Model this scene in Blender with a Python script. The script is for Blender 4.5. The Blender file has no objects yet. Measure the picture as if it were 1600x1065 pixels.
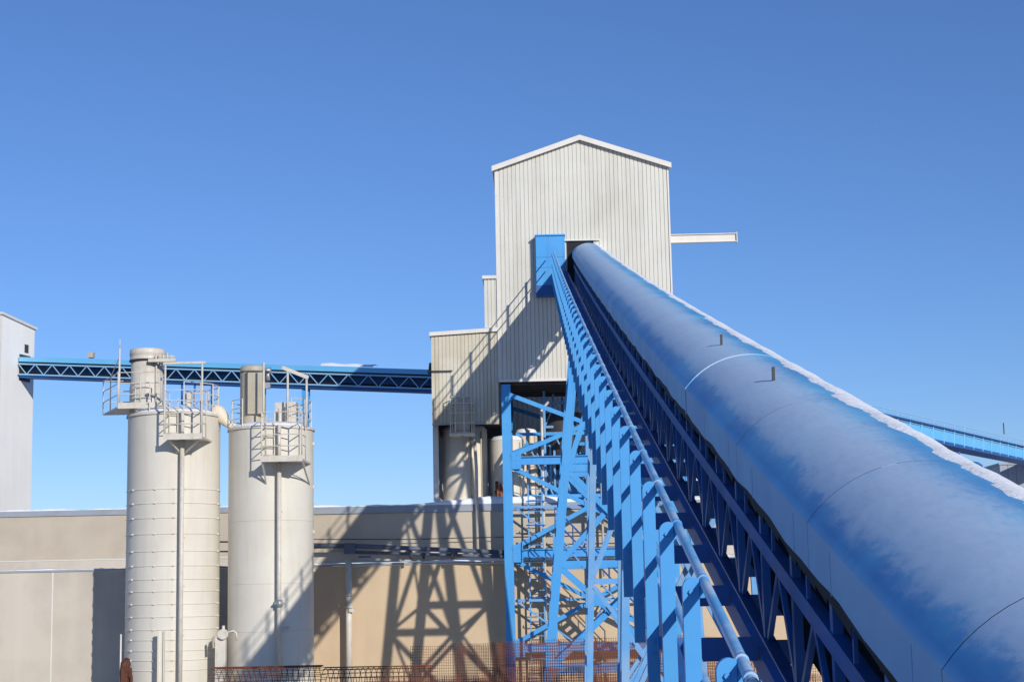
import bpy, math, random
from mathutils import Vector, Matrix
random.seed(7)
C = bpy.context.scene.collection
H = 3.4                                   # eye height above the yard
# ------------------------------------------------------------------ camera
FPX = 2600.0
psi, th, rho = math.radians(.878), math.radians(8.62), .02
fw = Vector((-math.sin(psi)*math.cos(th), math.cos(psi)*math.cos(th), math.sin(th)))
r0 = fw.cross(Vector((0, 0, 1))).normalized()
u0 = r0.cross(fw)
rt = math.cos(rho)*r0 - math.sin(rho)*u0
up = math.sin(rho)*r0 + math.cos(rho)*u0
cam = bpy.data.objects.new('camera', bpy.data.cameras.new('camera'))
C.objects.link(cam)
cam.data.sensor_width = 36
cam.data.lens = 36*FPX/1600
cam.data.clip_start = .1
cam.data.clip_end = 5000
M3 = Matrix((rt, up, -fw)).transposed().to_4x4()
cam.matrix_world = Matrix.Translation((0, 0, H)) @ M3
bpy.context.scene.camera = cam

def at(px, py, Y):                        # point at depth Y seen at a place of the survey picture
    d = fw*FPX + rt*(px-800) + up*(532.5-py)
    return d*(Y/d.y) + Vector((0, 0, H))

# ------------------------------------------------------------------ materials
def mat(name, col, rough=.6, var=None, vscale=1.0, vamt=.5, stretch=(1, 1, 1), bump=0, bscale=20,
        metal=0, streak=None, samt=.5, sscale=3.0, spec=.4, vlo=.42, vhi=.68, chips=None):
    m = bpy.data.materials.new(name); m.use_nodes = True
    nt = m.node_tree; N = nt.nodes; L = nt.links
    b = N['Principled BSDF']
    b.inputs['Roughness'].default_value = rough
    b.inputs['Metallic'].default_value = metal
    b.inputs['Specular IOR Level'].default_value = spec
    tc = N.new('ShaderNodeTexCoord')
    colsock = None
    rgb = N.new('ShaderNodeRGB'); rgb.outputs[0].default_value = (*col, 1); colsock = rgb.outputs[0]
    def layer(c2, scale, amt, st, lo, hi, det=6):
        nonlocal colsock
        mp = N.new('ShaderNodeMapping'); mp.inputs['Scale'].default_value = st
        L.new(tc.outputs['Object'], mp.inputs[0])
        n = N.new('ShaderNodeTexNoise'); n.inputs['Scale'].default_value = scale
        n.inputs['Detail'].default_value = det; n.inputs['Roughness'].default_value = .6
        L.new(mp.outputs[0], n.inputs['Vector'])
        r = N.new('ShaderNodeMapRange'); r.inputs[1].default_value = lo; r.inputs[2].default_value = hi
        r.inputs[3].default_value = 0; r.inputs[4].default_value = amt
        L.new(n.outputs[0], r.inputs[0])
        mx = N.new('ShaderNodeMix'); mx.data_type = 'RGBA'
        L.new(r.outputs[0], mx.inputs[0]); L.new(colsock, mx.inputs[6]); mx.inputs[7].default_value = (*c2, 1)
        colsock = mx.outputs[2]
    if var: layer(var, vscale, vamt, stretch, vlo, vhi)
    if streak: layer(streak, sscale, samt, (1, 1, .07), .5, .75)
    if chips: layer(chips, 7, .8, (1, 1, .6), .68, .72, 9)
    L.new(colsock, b.inputs['Base Color'])
    if bump:
        n = N.new('ShaderNodeTexNoise'); n.inputs['Scale'].default_value = bscale; n.inputs['Detail'].default_value = 5
        L.new(tc.outputs['Object'], n.inputs['Vector'])
        bp = N.new('ShaderNodeBump'); bp.inputs['Strength'].default_value = bump; bp.inputs['Distance'].default_value = .02
        L.new(n.outputs[0], bp.inputs['Height']); L.new(bp.outputs[0], b.inputs['Normal'])
    return m

BLUE = (.052, .315, .70)
M = {}
M['blue'] = mat('blue_paint', BLUE, .5, (.085, .35, .68), 1.3, .6, bump=.05, bscale=9, streak=(.03, .20, .50), samt=.4, sscale=4, chips=(.10, .09, .10))
M['dblue'] = mat('dark_blue_paint', (.025, .13, .42), .55, (.03, .09, .24), 1.5, .8, streak=(.05, .04, .05), samt=.5)  # deep blue; on the main truss it also paints in the shade
M['pblue'] = mat('weathered_blue_paint', (.10, .33, .66), .6, (.30, .42, .55), 1.6, .6, streak=(.2, .26, .3), samt=.5, chips=(.16, .09, .05))
M['rubber'] = mat('black_rubber', (.012, .012, .014), .8, (.03, .03, .03), 3, .6)
M['steel'] = mat('galvanised_steel', (.42, .44, .46), .45, (.28, .29, .30), 4, .6, metal=.5)
M['pipeblue'] = mat('pale_blue_pipe_paint', (.12, .40, .74), .36, (.62, .70, .78), 4, .8, bump=.05, bscale=30)
M['cladding'] = mat('cream_cladding', (.66, .64, .57), .5, (.58, .555, .48), .5, .8, streak=(.42, .37, .28), samt=.45, sscale=2.2)
M['cladding_dirty'] = mat('dirty_cream_cladding', (.62, .58, .47), .55, (.44, .37, .25), .35, .9, streak=(.36, .29, .18), samt=.55, sscale=2.5)
M['trim'] = mat('cream_trim', (.72, .68, .62), .5, (.62, .58, .52), 1.5, .6)
M['grey_clad'] = mat('pale_grey_cladding', (.60, .60, .61), .55, (.54, .54, .55), .4, .8, streak=(.48, .48, .48), samt=.3)
M['white_clad'] = mat('off_white_cladding', (.86, .84, .80), .6, (.80, .78, .74), .3, .8, streak=(.70, .68, .65), samt=.25)
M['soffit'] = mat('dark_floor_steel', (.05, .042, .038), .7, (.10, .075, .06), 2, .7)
M['silo'] = mat('cream_silo_paint', (.69, .65, .565), .5, (.62, .57, .475), .6, .8, streak=(.48, .40, .30), samt=.34, sscale=3.5, bump=.08, bscale=4)
M['silo_steel'] = mat('cream_steel_paint', (.65, .61, .53), .45, (.52, .45, .36), 5, .6, streak=(.34, .22, .13), samt=.35, sscale=8)
M['filter'] = mat('tan_filter_paint', (.47, .43, .34), .5, (.40, .35, .26), 1.5, .7, streak=(.30, .23, .15), samt=.35)
M['concrete'] = mat('grey_beige_concrete', (.57, .51, .43), .85, (.44, .39, .325), .35, .85, streak=(.66, .60, .52), samt=.4, sscale=1.2, bump=.12, bscale=18)
M['concrete_up'] = mat('upper_wall_concrete', (.52, .45, .355), .85, (.43, .365, .285), .45, .85, streak=(.58, .50, .39), samt=.4, sscale=1.6, bump=.12, bscale=18)
M['concrete_tan'] = mat('tan_concrete', (.61, .465, .305), .85, (.53, .395, .255), .5, .8, streak=(.50, .36, .24), samt=.35, sscale=1.5, bump=.12, bscale=18)  # warm bounced light put into the concrete colour of this stretch
M['snow'] = mat('snow', (.86, .87, .90), .7, (.78, .81, .87), 3, .6, bump=.6, bscale=26)
M['flash'] = mat('grey_flashing', (.32, .35, .40), .5, (.25, .28, .33), 2, .6)
M['rust_dark'] = mat('dark_rust', (.085, .03, .02), .9, (.16, .06, .035), 7, .8)
M['rust'] = mat('rusty_steel', (.17, .052, .026), .9, (.25, .10, .05), 2.5, .8)
M['dark'] = mat('dark_steel', (.05, .052, .06), .6, (.09, .07, .06), 4, .6)
M['pipegrey'] = mat('blue_grey_pipe_paint', (.075, .10, .15), .6, (.13, .14, .16), 2, .7, streak=(.3, .3, .3), samt=.3)  # darkened to put the conveyor's shade into the pipe colour
M['tank'] = mat('tan_tank_paint', (.78, .69, .55), .55, (.68, .58, .45), .9, .8, streak=(.36, .25, .16), samt=.5, sscale=3)  # tan lightened in place of the sun the tanks miss
M['ground'] = mat('yard_dirt', (.34, .31, .28), .95, (.62, .63, .66), .35, .9, bump=.4, bscale=3)

# frosted hood paint: rime sits on the flank of the arch that leans away from the sun, paint shows elsewhere
def hood_mat():
    m = bpy.data.materials.new('frosted_blue_paint'); m.use_nodes = True
    nt = m.node_tree; N = nt.nodes; L = nt.links
    b = N['Principled BSDF']
    tc = N.new('ShaderNodeTexCoord'); sx = N.new('ShaderNodeSeparateXYZ'); L.new(tc.outputs['Object'], sx.inputs[0])
    def noise(scale, st, det=6, rgh=.6):
        mp = N.new('ShaderNodeMapping'); mp.inputs['Scale'].default_value = st
        L.new(tc.outputs['Object'], mp.inputs[0])
        n = N.new('ShaderNodeTexNoise'); n.inputs['Scale'].default_value = scale; n.inputs['Detail'].default_value = det
        n.inputs['Roughness'].default_value = rgh
        L.new(mp.outputs[0], n.inputs['Vector']); return n.outputs[0]
    def mrange(s, a, bb, c, d, smooth=True):
        r = N.new('ShaderNodeMapRange')
        if smooth: r.interpolation_type = 'SMOOTHSTEP'
        for i, v in enumerate((a, bb, c, d)): r.inputs[1+i].default_value = v
        L.new(s, r.inputs[0]); return r.outputs[0]
    def math_(op, a, bb):
        n = N.new('ShaderNodeMath'); n.operation = op
        for i, v in enumerate((a, bb)):
            if isinstance(v, (int, float)): n.inputs[i].default_value = v
            else: L.new(v, n.inputs[i])
        return n.outputs[0]
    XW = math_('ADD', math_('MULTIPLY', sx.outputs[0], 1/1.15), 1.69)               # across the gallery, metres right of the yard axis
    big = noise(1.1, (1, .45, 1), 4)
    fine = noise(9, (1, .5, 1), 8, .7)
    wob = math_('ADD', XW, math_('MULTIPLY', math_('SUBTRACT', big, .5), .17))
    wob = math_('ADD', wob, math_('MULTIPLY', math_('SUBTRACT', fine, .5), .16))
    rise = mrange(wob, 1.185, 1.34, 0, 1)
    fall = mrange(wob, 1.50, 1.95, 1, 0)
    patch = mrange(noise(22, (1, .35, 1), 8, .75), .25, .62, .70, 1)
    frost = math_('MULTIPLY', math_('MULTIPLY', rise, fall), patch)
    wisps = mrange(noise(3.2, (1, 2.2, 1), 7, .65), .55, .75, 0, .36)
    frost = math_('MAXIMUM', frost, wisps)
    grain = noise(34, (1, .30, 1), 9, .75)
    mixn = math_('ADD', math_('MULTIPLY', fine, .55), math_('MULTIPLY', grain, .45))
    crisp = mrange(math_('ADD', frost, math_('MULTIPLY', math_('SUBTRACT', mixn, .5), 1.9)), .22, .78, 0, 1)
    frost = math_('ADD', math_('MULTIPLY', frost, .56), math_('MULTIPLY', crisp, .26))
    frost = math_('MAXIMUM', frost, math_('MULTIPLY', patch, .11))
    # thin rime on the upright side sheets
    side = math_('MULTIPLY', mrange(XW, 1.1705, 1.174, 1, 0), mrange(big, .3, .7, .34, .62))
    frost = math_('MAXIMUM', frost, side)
    mx0 = N.new('ShaderNodeMix'); mx0.data_type = 'RGBA'
    L.new(mrange(noise(.9, (1, 1, 1), 5), .35, .7, 0, 1), mx0.inputs[0])
    mx0.inputs[6].default_value = (.030, .27, .60, 1); mx0.inputs[7].default_value = (.07, .45, .78, 1)
    mx = N.new('ShaderNodeMix'); mx.data_type = 'RGBA'
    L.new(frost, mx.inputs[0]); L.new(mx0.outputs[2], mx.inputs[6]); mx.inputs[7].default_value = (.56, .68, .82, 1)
    L.new(mx.outputs[2], b.inputs['Base Color'])
    L.new(mrange(frost, 0, .7, .38, .75), b.inputs['Roughness'])
    b.inputs['Specular IOR Level'].default_value = .4
    bp = N.new('ShaderNodeBump'); bp.inputs['Strength'].default_value = .28; bp.inputs['Distance'].default_value = .03
    hh = math_('ADD', math_('MULTIPLY', noise(2.2, (1, .6, 1), 3), 1.0), math_('ADD', math_('MULTIPLY', fine, .12), math_('MULTIPLY', grain, .03)))
    L.new(hh, bp.inputs['Height']); L.new(bp.outputs[0], b.inputs['Normal'])
    return m
M['hood'] = hood_mat()
M['sunlit_blue'] = mat('sunlit_blue_paint', (.15, .50, .82), .5, (.20, .54, .80), .5, .7)  # main blue lightened to put sunlight into the distant conveyors' colour
M['lacing'] = mat('pale_blue_steel', (.26, .50, .72), .55, (.34, .55, .72), 1, .6)  # paler blue for lacing, chords and rails of the distant conveyors

# ------------------------------------------------------------------ mesh builder
V = Vector
ORG = {}
class MB:
    def __init__(s): s.v = []; s.f = []; s.sm = []
    def add(s, vs, fs, smooth=False):
        o = len(s.v); s.v += [V(p) for p in vs]
        s.f += [tuple(i+o for i in f) for f in fs]; s.sm += [smooth]*len(fs)
        return s
    def hexa(s, p):                        # 8 corners: bottom 0-3 ccw, top 4-7
        return s.add(p, [(3, 2, 1, 0), (4, 5, 6, 7), (0, 1, 5, 4), (1, 2, 6, 5), (2, 3, 7, 6), (3, 0, 4, 7)])
    def box(s, x0, x1, y0, y1, z0, z1):
        return s.hexa([(x0, y0, z0), (x1, y0, z0), (x1, y1, z0), (x0, y1, z0), (x0, y0, z1), (x1, y0, z1), (x1, y1, z1), (x0, y1, z1)])
    def beam(s, p0, p1, w, h, ref=(0, 0, 1)):
        p0, p1 = V(p0), V(p1); d = (p1-p0).normalized(); ref = V(ref)
        if abs(d.dot(ref)) > .98: ref = V((0, 1, 0))
        a = d.cross(ref).normalized()*w/2; b = a.cross(d).normalized()*h/2
        return s.hexa([p0-a-b, p0+a-b, p1+a-b, p1-a-b, p0-a+b, p0+a+b, p1+a+b, p1-a+b])
    def hsec(s, p0, p1, w, h, t=.025, ref=(0, 1, 0)):     # H section; flanges face along ref
        p0, p1 = V(p0), V(p1); d = (p1-p0).normalized(); r = V(ref)
        r = (r-d*r.dot(d)).normalized()
        for k in (-1, 1): s.beam(p0+r*k*(h/2-t/2), p1+r*k*(h/2-t/2), w, t, r)
        s.beam(p0, p1, t, h-2*t-.002, r)
        return s
    def tube(s, path, r, n=8, cap=True):
        path = [V(p) for p in path]
        rs = r if isinstance(r, (list, tuple)) else [r]*len(path)
        o = len(s.v); prev = None
        for i, p in enumerate(path):
            d = (path[min(i+1, len(path)-1)]-path[max(i-1, 0)]).normalized()
            if prev is None:
                a = d.cross(V((0, 0, 1)))
                if a.length < .05: a = d.cross(V((0, 1, 0)))
            else: a = prev-d*prev.dot(d)
            a.normalize(); prev = a; b = d.cross(a)
            for k in range(n):
                t = 2*math.pi*k/n; s.v.append(p+(a*math.cos(t)+b*math.sin(t))*rs[i])
        for i in range(len(path)-1):
            for k in range(n):
                k2 = (k+1) % n
                s.f.append((o+i*n+k, o+i*n+k2, o+(i+1)*n+k2, o+(i+1)*n+k)); s.sm.append(n > 5)
        if cap:
            s.f.append(tuple(o+k for k in range(n))[::-1]); s.sm.append(False)
            s.f.append(tuple(o+(len(path)-1)*n+k for k in range(n))); s.sm.append(False)
        return s
    def lathe(s, c, prof, n=48, a0=0, a1=2*math.pi):       # profile of (r, z)
        o = len(s.v); full = abs(a1-a0-2*math.pi) < 1e-6; m = n if full else n+1
        for r, z in prof:
            for k in range(m):
                t = a0+(a1-a0)*k/n; s.v.append(V((c[0]+r*math.cos(t), c[1]+r*math.sin(t), z)))
        for i in range(len(prof)-1):
            for k in range(n):
                k2 = (k+1) % m
                s.f.append((o+i*m+k, o+i*m+k2, o+(i+1)*m+k2, o+(i+1)*m+k)); s.sm.append(True)
        return s
    def ring(s, c, R, z, r, n=40, k=5):                    # torus about the z axis
        o = len(s.v)
        for i in range(n):
            t = 2*math.pi*i/n
            for j in range(k):
                q = 2*math.pi*j/k; rr = R+r*math.cos(q)
                s.v.append(V((c[0]+rr*math.cos(t), c[1]+rr*math.sin(t), z+r*math.sin(q))))
        for i in range(n):
            for j in range(k):
                s.f.append((o+i*k+j, o+((i+1) % n)*k+j, o+((i+1) % n)*k+(j+1) % k, o+i*k+(j+1) % k)); s.sm.append(True)
        return s
    def ribs(s, P, Q, zb, zt, pitch=.15, depth=.028, groove=.034, nrm=None):
        """ribbed sheet from plan point P to Q; zb, zt functions of distance; outward normal nrm"""
        P, Q = V((*P, 0)), V((*Q, 0)); Lh = (Q-P).length; d = (Q-P)/Lh
        n = V((*nrm, 0)).normalized(); xs = []
        k = 0
        while k*pitch < Lh-1e-6:
            a = k*pitch
            for q, dd in ((a, 0), (a+pitch-groove, 0), (a+pitch-groove*.8, depth), (a+pitch-groove*.2, depth)):
                if q <= Lh: xs.append((q, dd))
            k += 1
        if Lh-xs[-1][0] > 1e-4: xs.append((Lh, 0))
        o = len(s.v)
        for q, dd in xs:
            b = P+d*q-n*dd
            s.v.append(V((b.x, b.y, zb(q)))); s.v.append(V((b.x, b.y, zt(q))))
        for i in range(len(xs)-1):
            s.f.append((o+2*i, o+2*i+2, o+2*i+3, o+2*i+1)); s.sm.append(False)
        return s
    def build(s, name, m, parent=None, bevel=0):
        org = ORG.get(parent.name, V((0, 0, 0))) if parent else V((0, 0, 0))
        me = bpy.data.meshes.new(name)
        me.from_pydata([tuple(p-org) for p in s.v], [], s.f); me.update()
        me.polygons.foreach_set('use_smooth', s.sm)
        me.materials.append(m)
        o = bpy.data.objects.new(name, me); C.objects.link(o)
        if parent: o.parent = parent; ORG[o.name] = org
        if bevel:
            md = o.modifiers.new('bevel', 'BEVEL'); md.width = bevel; md.segments = 2; md.limit_method = 'ANGLE'
        return o

def tag(o, label, cat, group=None):
    o['label'] = label; o['category'] = cat
    if group: o['group'] = group
    return o
def thing(name, loc, label, cat, group=None):
    o = bpy.data.objects.new(name, None); C.objects.link(o); o.location = loc; o.empty_display_size = .3
    ORG[o.name] = V(loc)
    return tag(o, label, cat, group)
def struct(o, kind='structure'): o['kind'] = kind; return o
def plabel(o, t): o['label'] = t; return o

# ------------------------------------------------------------------ ground
g = MB(); R = 2500
g.add([(-R, -R, 0), (R, -R, 0), (R, R, 0), (-R, R, 0)], [(0, 1, 2, 3)])
struct(g.build('ground', M['ground']))

# ------------------------------------------------------------------ main conveyor
def cz(Y, c): return H+c+.2206*Y+.0002*Y*Y
GS = 1.15                                                # gauge of the covered gallery
def cq(Y, c): return cz(Y, c*GS)
XC, XL, XR = 1.69*GS, 1.17*GS, 2.21*GS
ST = [5.64+1.24*k for k in range(-5, 44)]               # stations along the gallery
YE = 59.46
conv = thing('belt_conveyor', (XC, -1, 0), 'long blue covered belt conveyor climbing from the lower right into the cream tower', 'conveyor')
RA = .647*GS; ZA = -1.745; AH = math.asin(.52*GS/RA)
def hood_section(lift=0):
    pts = [(XL-lift, -1.562), (XL-lift, -1.372)]
    n = 22
    for i in range(n+1):
        t = -AH+2*AH*i/n
        pts.append((XC+(RA+lift)*math.sin(t), ZA+(RA+lift)*math.cos(t)/GS))
    pts += [(XR+lift, -1.372), (XR+lift, -1.562)]
    return pts
def sweep(mb, pts, ys, smooth=True, wave=False):
    o = len(mb.v); n = len(pts)
    for y in ys:
        for k_, (x, c) in enumerate(pts):
            wv = .010*math.sin(y*2.55+.4)+.006*math.sin(y*5.9) if wave and k_ in (0, len(pts)-1) else 0
            mb.v.append(V((x, y, cq(y, c+wv))))
    for j in range(len(ys)-1):
        for i in range(n-1):
            mb.f.append((o+j*n+i, o+j*n+i+1, o+(j+1)*n+i+1, o+(j+1)*n+i)); mb.sm.append(smooth and 1 < i < n-3)
SEAM = [-2.4, .1, 2.95, 5.77, 8.5, 11.4, 15.1, 21.9, 28.8, 35.8, 43, 50, 55.5]
SEAM.append(YE+.6)
for k in range(len(SEAM)-1):
    a, b = SEAM[k], SEAM[k+1]
    mb = MB(); ns = max(3, int((b-a)/.25)); lip = .0006 if abs(a-15.1) > .1 else .008
    gp = .0035
    ys = [a+gp+(b-a-2*gp)*i/ns for i in range(ns+1)]
    sweep(mb, hood_section(0), ys, True, True)
    p = hood_section(0); p2 = hood_section(lip)
    w = .011 if lip < .005 else .03
    a += gp; rings = ((a, 0), (a+w, 1)) if lip > .005 else ()
    if rings: sweep(mb, p2, [a, a+w])                              # lap band at the lower edge of each sheet
    for yy, flip in rings:
        o = len(mb.v)
        for (x, c), (x2, c2) in zip(p, p2):
            mb.v += [V((x, yy, cq(yy, c-.004))), V((x2, yy, cq(yy, c2)))]
        for i in range(len(p)-1):
            mb.f.append((o+2*i, o+2*i+1, o+2*i+3, o+2*i+2)); mb.sm.append(False)
    q = a+.45
    while q < b-.3:                                      # lapped joints of the side sheets
        mb.hexa([(XL-.0022, q, cq(q, -1.56)), (XL-.0005, q, cq(q, -1.56)), (XL-.0005, q+.010, cq(q, -1.56)), (XL-.0022, q+.010, cq(q, -1.56)),
                 (XL-.0022, q, cq(q, -1.385)), (XL-.0005, q, cq(q, -1.385)), (XL-.0005, q+.010, cq(q, -1.385)), (XL-.0022, q+.010, cq(q, -1.385))])
        q += 1.65
    o = mb.build('hood_panel', M['hood'], conv)
# lifting lugs on the hood
for y, x in ((11.15*GS, 1.585*GS), (14.25*GS, 1.59*GS)):
    mb = MB(); t = math.asin((x-XC)/RA); c = ZA+RA*math.cos(t)/GS
    mb.beam((x, y, cq(y, c)-.01), (x, y-.012, cq(y, c)+.105), .022, .03)
    mb.build('lifting_lug', M['dark'], conv)
# truss
def rail(name, x, c, w, h, m, y0=ST[0], y1=YE, parent=conv, cq=cq):
    mb = MB(); ys = [y for y in ST if y0 <= y < y1]+[y1]
    for a, b in zip(ys[:-1], ys[1:]): mb.beam((x, a, cq(a, c)), (x, b, cq(b, c)), w, h)
    return mb.build(name, m, parent)
for x in (XL+.06, XR-.06):
    rail('top_chord', x, -1.80, .07, .10, M['dblue'])
    rail('bottom_chord', x, -2.36, .08, .10, M['dblue'])
for x, s in ((XL+.06, 1), (XR-.06, -1)):
    mb = MB()
    for i, y in enumerate(ST[:-1]):
        y2 = ST[i+1]; ym = (y+y2)/2
        mb.beam((x, y, cq(y, -2.32)), (x, y, cq(y, -1.62)), .05, .075)
        mb.beam((x, y+.05, cq(y+.05, -2.32)), (x, ym, cq(ym, -1.84)), .03, .05)
        mb.beam((x, y2-.05, cq(y2-.05, -2.32)), (x, ym, cq(ym, -1.84)), .03, .05)
        mb.beam((x-.03*s, ym, cq(ym, -1.74)), (x-.03*s, ym, cq(ym, -1.60)), .02, .03)
    mb.build('truss_web', M['dblue'], conv)
for i, y in enumerate(ST):
    mb = MB()
    mb.box(XL+.11, XR-.11, y-.05, y+.05, cq(y, -2.46), cq(y, -2.33))
    if i % 2 == 0 and i+1 < len(ST):
        y2 = ST[i+1]; mb.beam((XL+.1, y, cq(y, -2.40)), (XR-.1, y2, cq(y2, -2.40)), .05, .05)
    mb.build('cross_tie', M['dblue'], conv)
mb = MB()                                               # carrying strand, troughed
sec = [(XL+.08, -1.60), (XL+.26, -1.735), (XC, -1.745), (XR-.26, -1.735), (XR-.08, -1.60)]
sweep(mb, sec, [ST[0]]+ST[1:]+[YE], False); sweep(mb, [(x, c-.015) for x, c in sec], [ST[0]]+ST[1:]+[YE], False)
b_ = [(x, c) for x, c in ((XL+.14, -2.16), (XR-.14, -2.16))]
sweep(mb, b_, ST+[YE], False); sweep(mb, [(x, c-.015) for x, c in b_], ST+[YE], False)
mb.build('belt', M['rubber'], conv)
for y in ST:
    for d in (.3, .92):
        yy = y+d; mb = MB()
        if yy > YE: continue
        mb.tube([(XL+.1, yy, cq(yy, -1.66)), (XL+.27, yy, cq(yy, -1.79))], .045, 8)
        mb.tube([(XL+.28, yy, cq(yy, -1.795)), (XR-.28, yy, cq(yy, -1.795))], .045, 8)
        mb.tube([(XR-.27, yy, cq(yy, -1.79)), (XR-.1, yy, cq(yy, -1.66))], .045, 8)
        mb.build('idler_roller', M['dark'], conv)
mb = MB()                                               # rubber skirt hanging under the hood edge
rr = random.Random(3); ys = [ST[0]+.31*k for k in range(int((YE-ST[0])/.31))]
for a, b in zip(ys[:-1], ys[1:]):
    d1 = rr.uniform(.015, .06)
    x = XL+.016
    mb.hexa([(x, a, cq(a, -1.59-d1)), (x+.012, a, cq(a, -1.59-d1)), (x+.012, b, cq(b, -1.59-d1*.6)), (x, b, cq(b, -1.59-d1*.6)),
             (x, a, cq(a, -1.57)), (x+.012, a, cq(a, -1.57)), (x+.012, b, cq(b, -1.57)), (x, b, cq(b, -1.57))])
mb.build('skirt_rubber', M['rubber'], conv)
# walkway
WY0 = 5.45
ws = [y for y in ST if y > 4.5]
XW0, XW1 = .645, 1.20
rail('walkway_stringer', XW1-.035, -2.40, .05, .13, M['dblue'], 4.4, cq=cz)
rail('walkway_stringer', XW0+.035, -2.33, .05, .16, M['dblue'], 4.4, cq=cz)
for y in ws:
    mb = MB()
    z = cz(y, -2.37)
    mb.box(XW0+.065, XW1-.065, y-.30, y+.27, z-.03, z)
    mb.box(XW0+.065, XW1-.065, y-.34, y-.303, z-.09, z+.035)
    mb.build('walkway_tread', M['dblue'], conv)
hr = rail('handrail', .665, -1.485, .001, .001, M['pipeblue'], 5, YE-.9, cq=cz)
bpy.data.objects.remove(hr)
RX = .662
ys = [5.42]+[y for y in ST if y > 5.5]
ys = [y for y in ys if y < YE-.9]+[YE-.9]
mb = MB(); mb.tube([(RX, y, cz(y, -1.50)) for y in ys], .0215, 12, cap=False)
mb.tube([(RX, y, cz(y, -1.50)) for y in ys[:2]], .017, 12, cap=False)
o = mb.build('handrail', M['pipeblue'], conv)
for y in ys[:-1]:
    yy = y+.04; mb2 = MB()
    mb2.tube([(RX, yy, cz(yy, -1.50)), (RX, yy+.03, cz(yy+.03, -1.50))], .0255, 12)
    mb2.build('pipe_coupling', M['pipeblue'], o)
mb = MB(); mb.tube([(RX-.01, y, cz(y, -1.90)) for y in ys], .021, 10)
mb.build('mid_rail', M['pipeblue'], conv)
# posts: a bent flat bar with a rounded top, the rail clipped to its right edge
pm = MB()
prof = []
Wp, x0p = .068, .571
for i in range(7):
    t = math.pi/2*i/6; prof.append((x0p+.03-.03*math.sin(t+0)*1, -.03+.03*math.cos(t)))
prof = [(x0p+Wp, -1.205), (x0p+Wp, -.006)]+[(x0p+.045-.045*math.sin(math.pi/2*i/6), -.045+.045*math.cos(math.pi/2*i/6)) for i in range(7)]+[(x0p, -1.205)]
n = len(prof)
vs = [(x, 0, z) for x, z in prof]+[(x, .055, z) for x, z in prof]
fs = [tuple(range(n))[::-1], tuple(range(n, 2*n))]+[(i, (i+1) % n, n+(i+1) % n, n+i) for i in range(n)]
pm.add(vs, [f[::-1] for f in fs])
pm.box(x0p+Wp+.002, RX, .008, .045, -.085, -.035)       # clip to the rail
pm.box(x0p+Wp+.002, XW0+.06, .005, .05, -.93, -.86)
for zz in (-.06, -.89, -.95): pm.tube([(x0p+Wp*.5, -.012, zz), (x0p+Wp*.5, 0, zz)], .011, 6)
post = pm.build('handrail_post', M['blue'], conv)
post.data.transform(Matrix.Translation(ORG[conv.name]))
first = True
for y in [y for y in ST if 4.2 < y < YE-.9]:
    p = post if first else post.copy()
    if not first: C.objects.link(p)
    first = False
    p.location = V((0, y, cz(y, -1.475)))-ORG[conv.name]
# drive-in tail end of the gallery down at the yard behind the viewer
mb = MB(); mb.box(XL+.1, XR-.1, ST[0]-.9, ST[0]-.1, .35, cz(ST[0], -1.6)); mb.build('tail_box', M['blue'], conv)
mb = MB()
for x in (XL+.15, XR-.15): mb.box(x-.06, x+.06, ST[0]-.3, ST[0]-.18, 0, .345)
mb.build('leg', M['blue'], conv)

# snow on the hood, right of the crest
mb = MB(); rr = random.Random(11); ny = 560; nx = 12
def sn(y, f, ph): return math.sin(y*f+ph)
o = 0
for j in range(ny+1):
    y = -1.5+(YE+.2+1.5)*(j/ny)**1.6
    near = max(0, 1-y/34)
    e = 2.19-.115*near+.020*sn(y, 2.1, 0)+.022*sn(y, 4.7, 1)+.012*sn(y, 11, 2)+rr.uniform(-.016, .016)+.012*sn(y, 23, .7)+.02*sn(y, .9, .4)
    th_ = .012+.007*near+.004*sn(y, 3.1, 1)+.003*sn(y, 7.7, .3)+.002*sn(y, 17, 2)
    for i in range(nx+1):
        u = i/nx; x = e+(XR-.005-e)*u
        t = math.asin(min(.999, (x-XC)/RA)); prof_ = min(1, (u*5)**.6)*(min(1, (1-u)*8)**.5)
        r = RA+.001+th_*prof_+ (rr.uniform(-.0015, .0015) if 0 < i < nx else 0)
        if i in (0, nx): r = RA-.004
        mb.v.append(V((XC+r*math.sin(t), y, cq(y, ZA+r*math.cos(t)/GS))))
for j in range(ny):
    for i in range(nx):
        a = j*(nx+1)+i; mb.f.append((a, a+1, a+nx+2, a+nx+1)); mb.sm.append(True)
s_ = mb.build('snow', M['snow'])
s_['kind'] = 'stuff'; tag(s_, 'strip of white snow lying along the right of the blue hood crest', 'snow')

# ------------------------------------------------------------------ transfer tower
YT = 59.5; YB = 64.2; TX0, TX1 = -1.40, 4.92; TZ0 = 10.99
tower = thing('transfer_tower', (1.76, YT, 0), 'tall cream ribbed gable-topped tower on blue legs that the main conveyor enters', 'tower')
PK = (1.72, 19.93)
def roofz(x):
    return PK[1]-(abs(x-PK[0]))*(1.12/3.3)
mb = MB()
mb.ribs((TX0, YT), (TX1, YT), lambda q: TZ0, lambda q: roofz(TX0+q)-.05, nrm=(0, -1))
plabel(mb.build('wall', M['cladding'], tower), 'front wall of narrow ribbed cream sheets')
mb = MB()
mb.ribs((TX0, YB), (TX0, YT), lambda q: TZ0, lambda q: roofz(TX0)-.05, nrm=(-1, 0))
mb.build('wall', M['cladding'], tower)
mb = MB()
mb.ribs((TX1, YT), (TX1, YB), lambda q: TZ0, lambda q: roofz(TX1)-.05, nrm=(1, 0))
mb.build('wall', M['cladding'], tower)
mb = MB()
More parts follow.
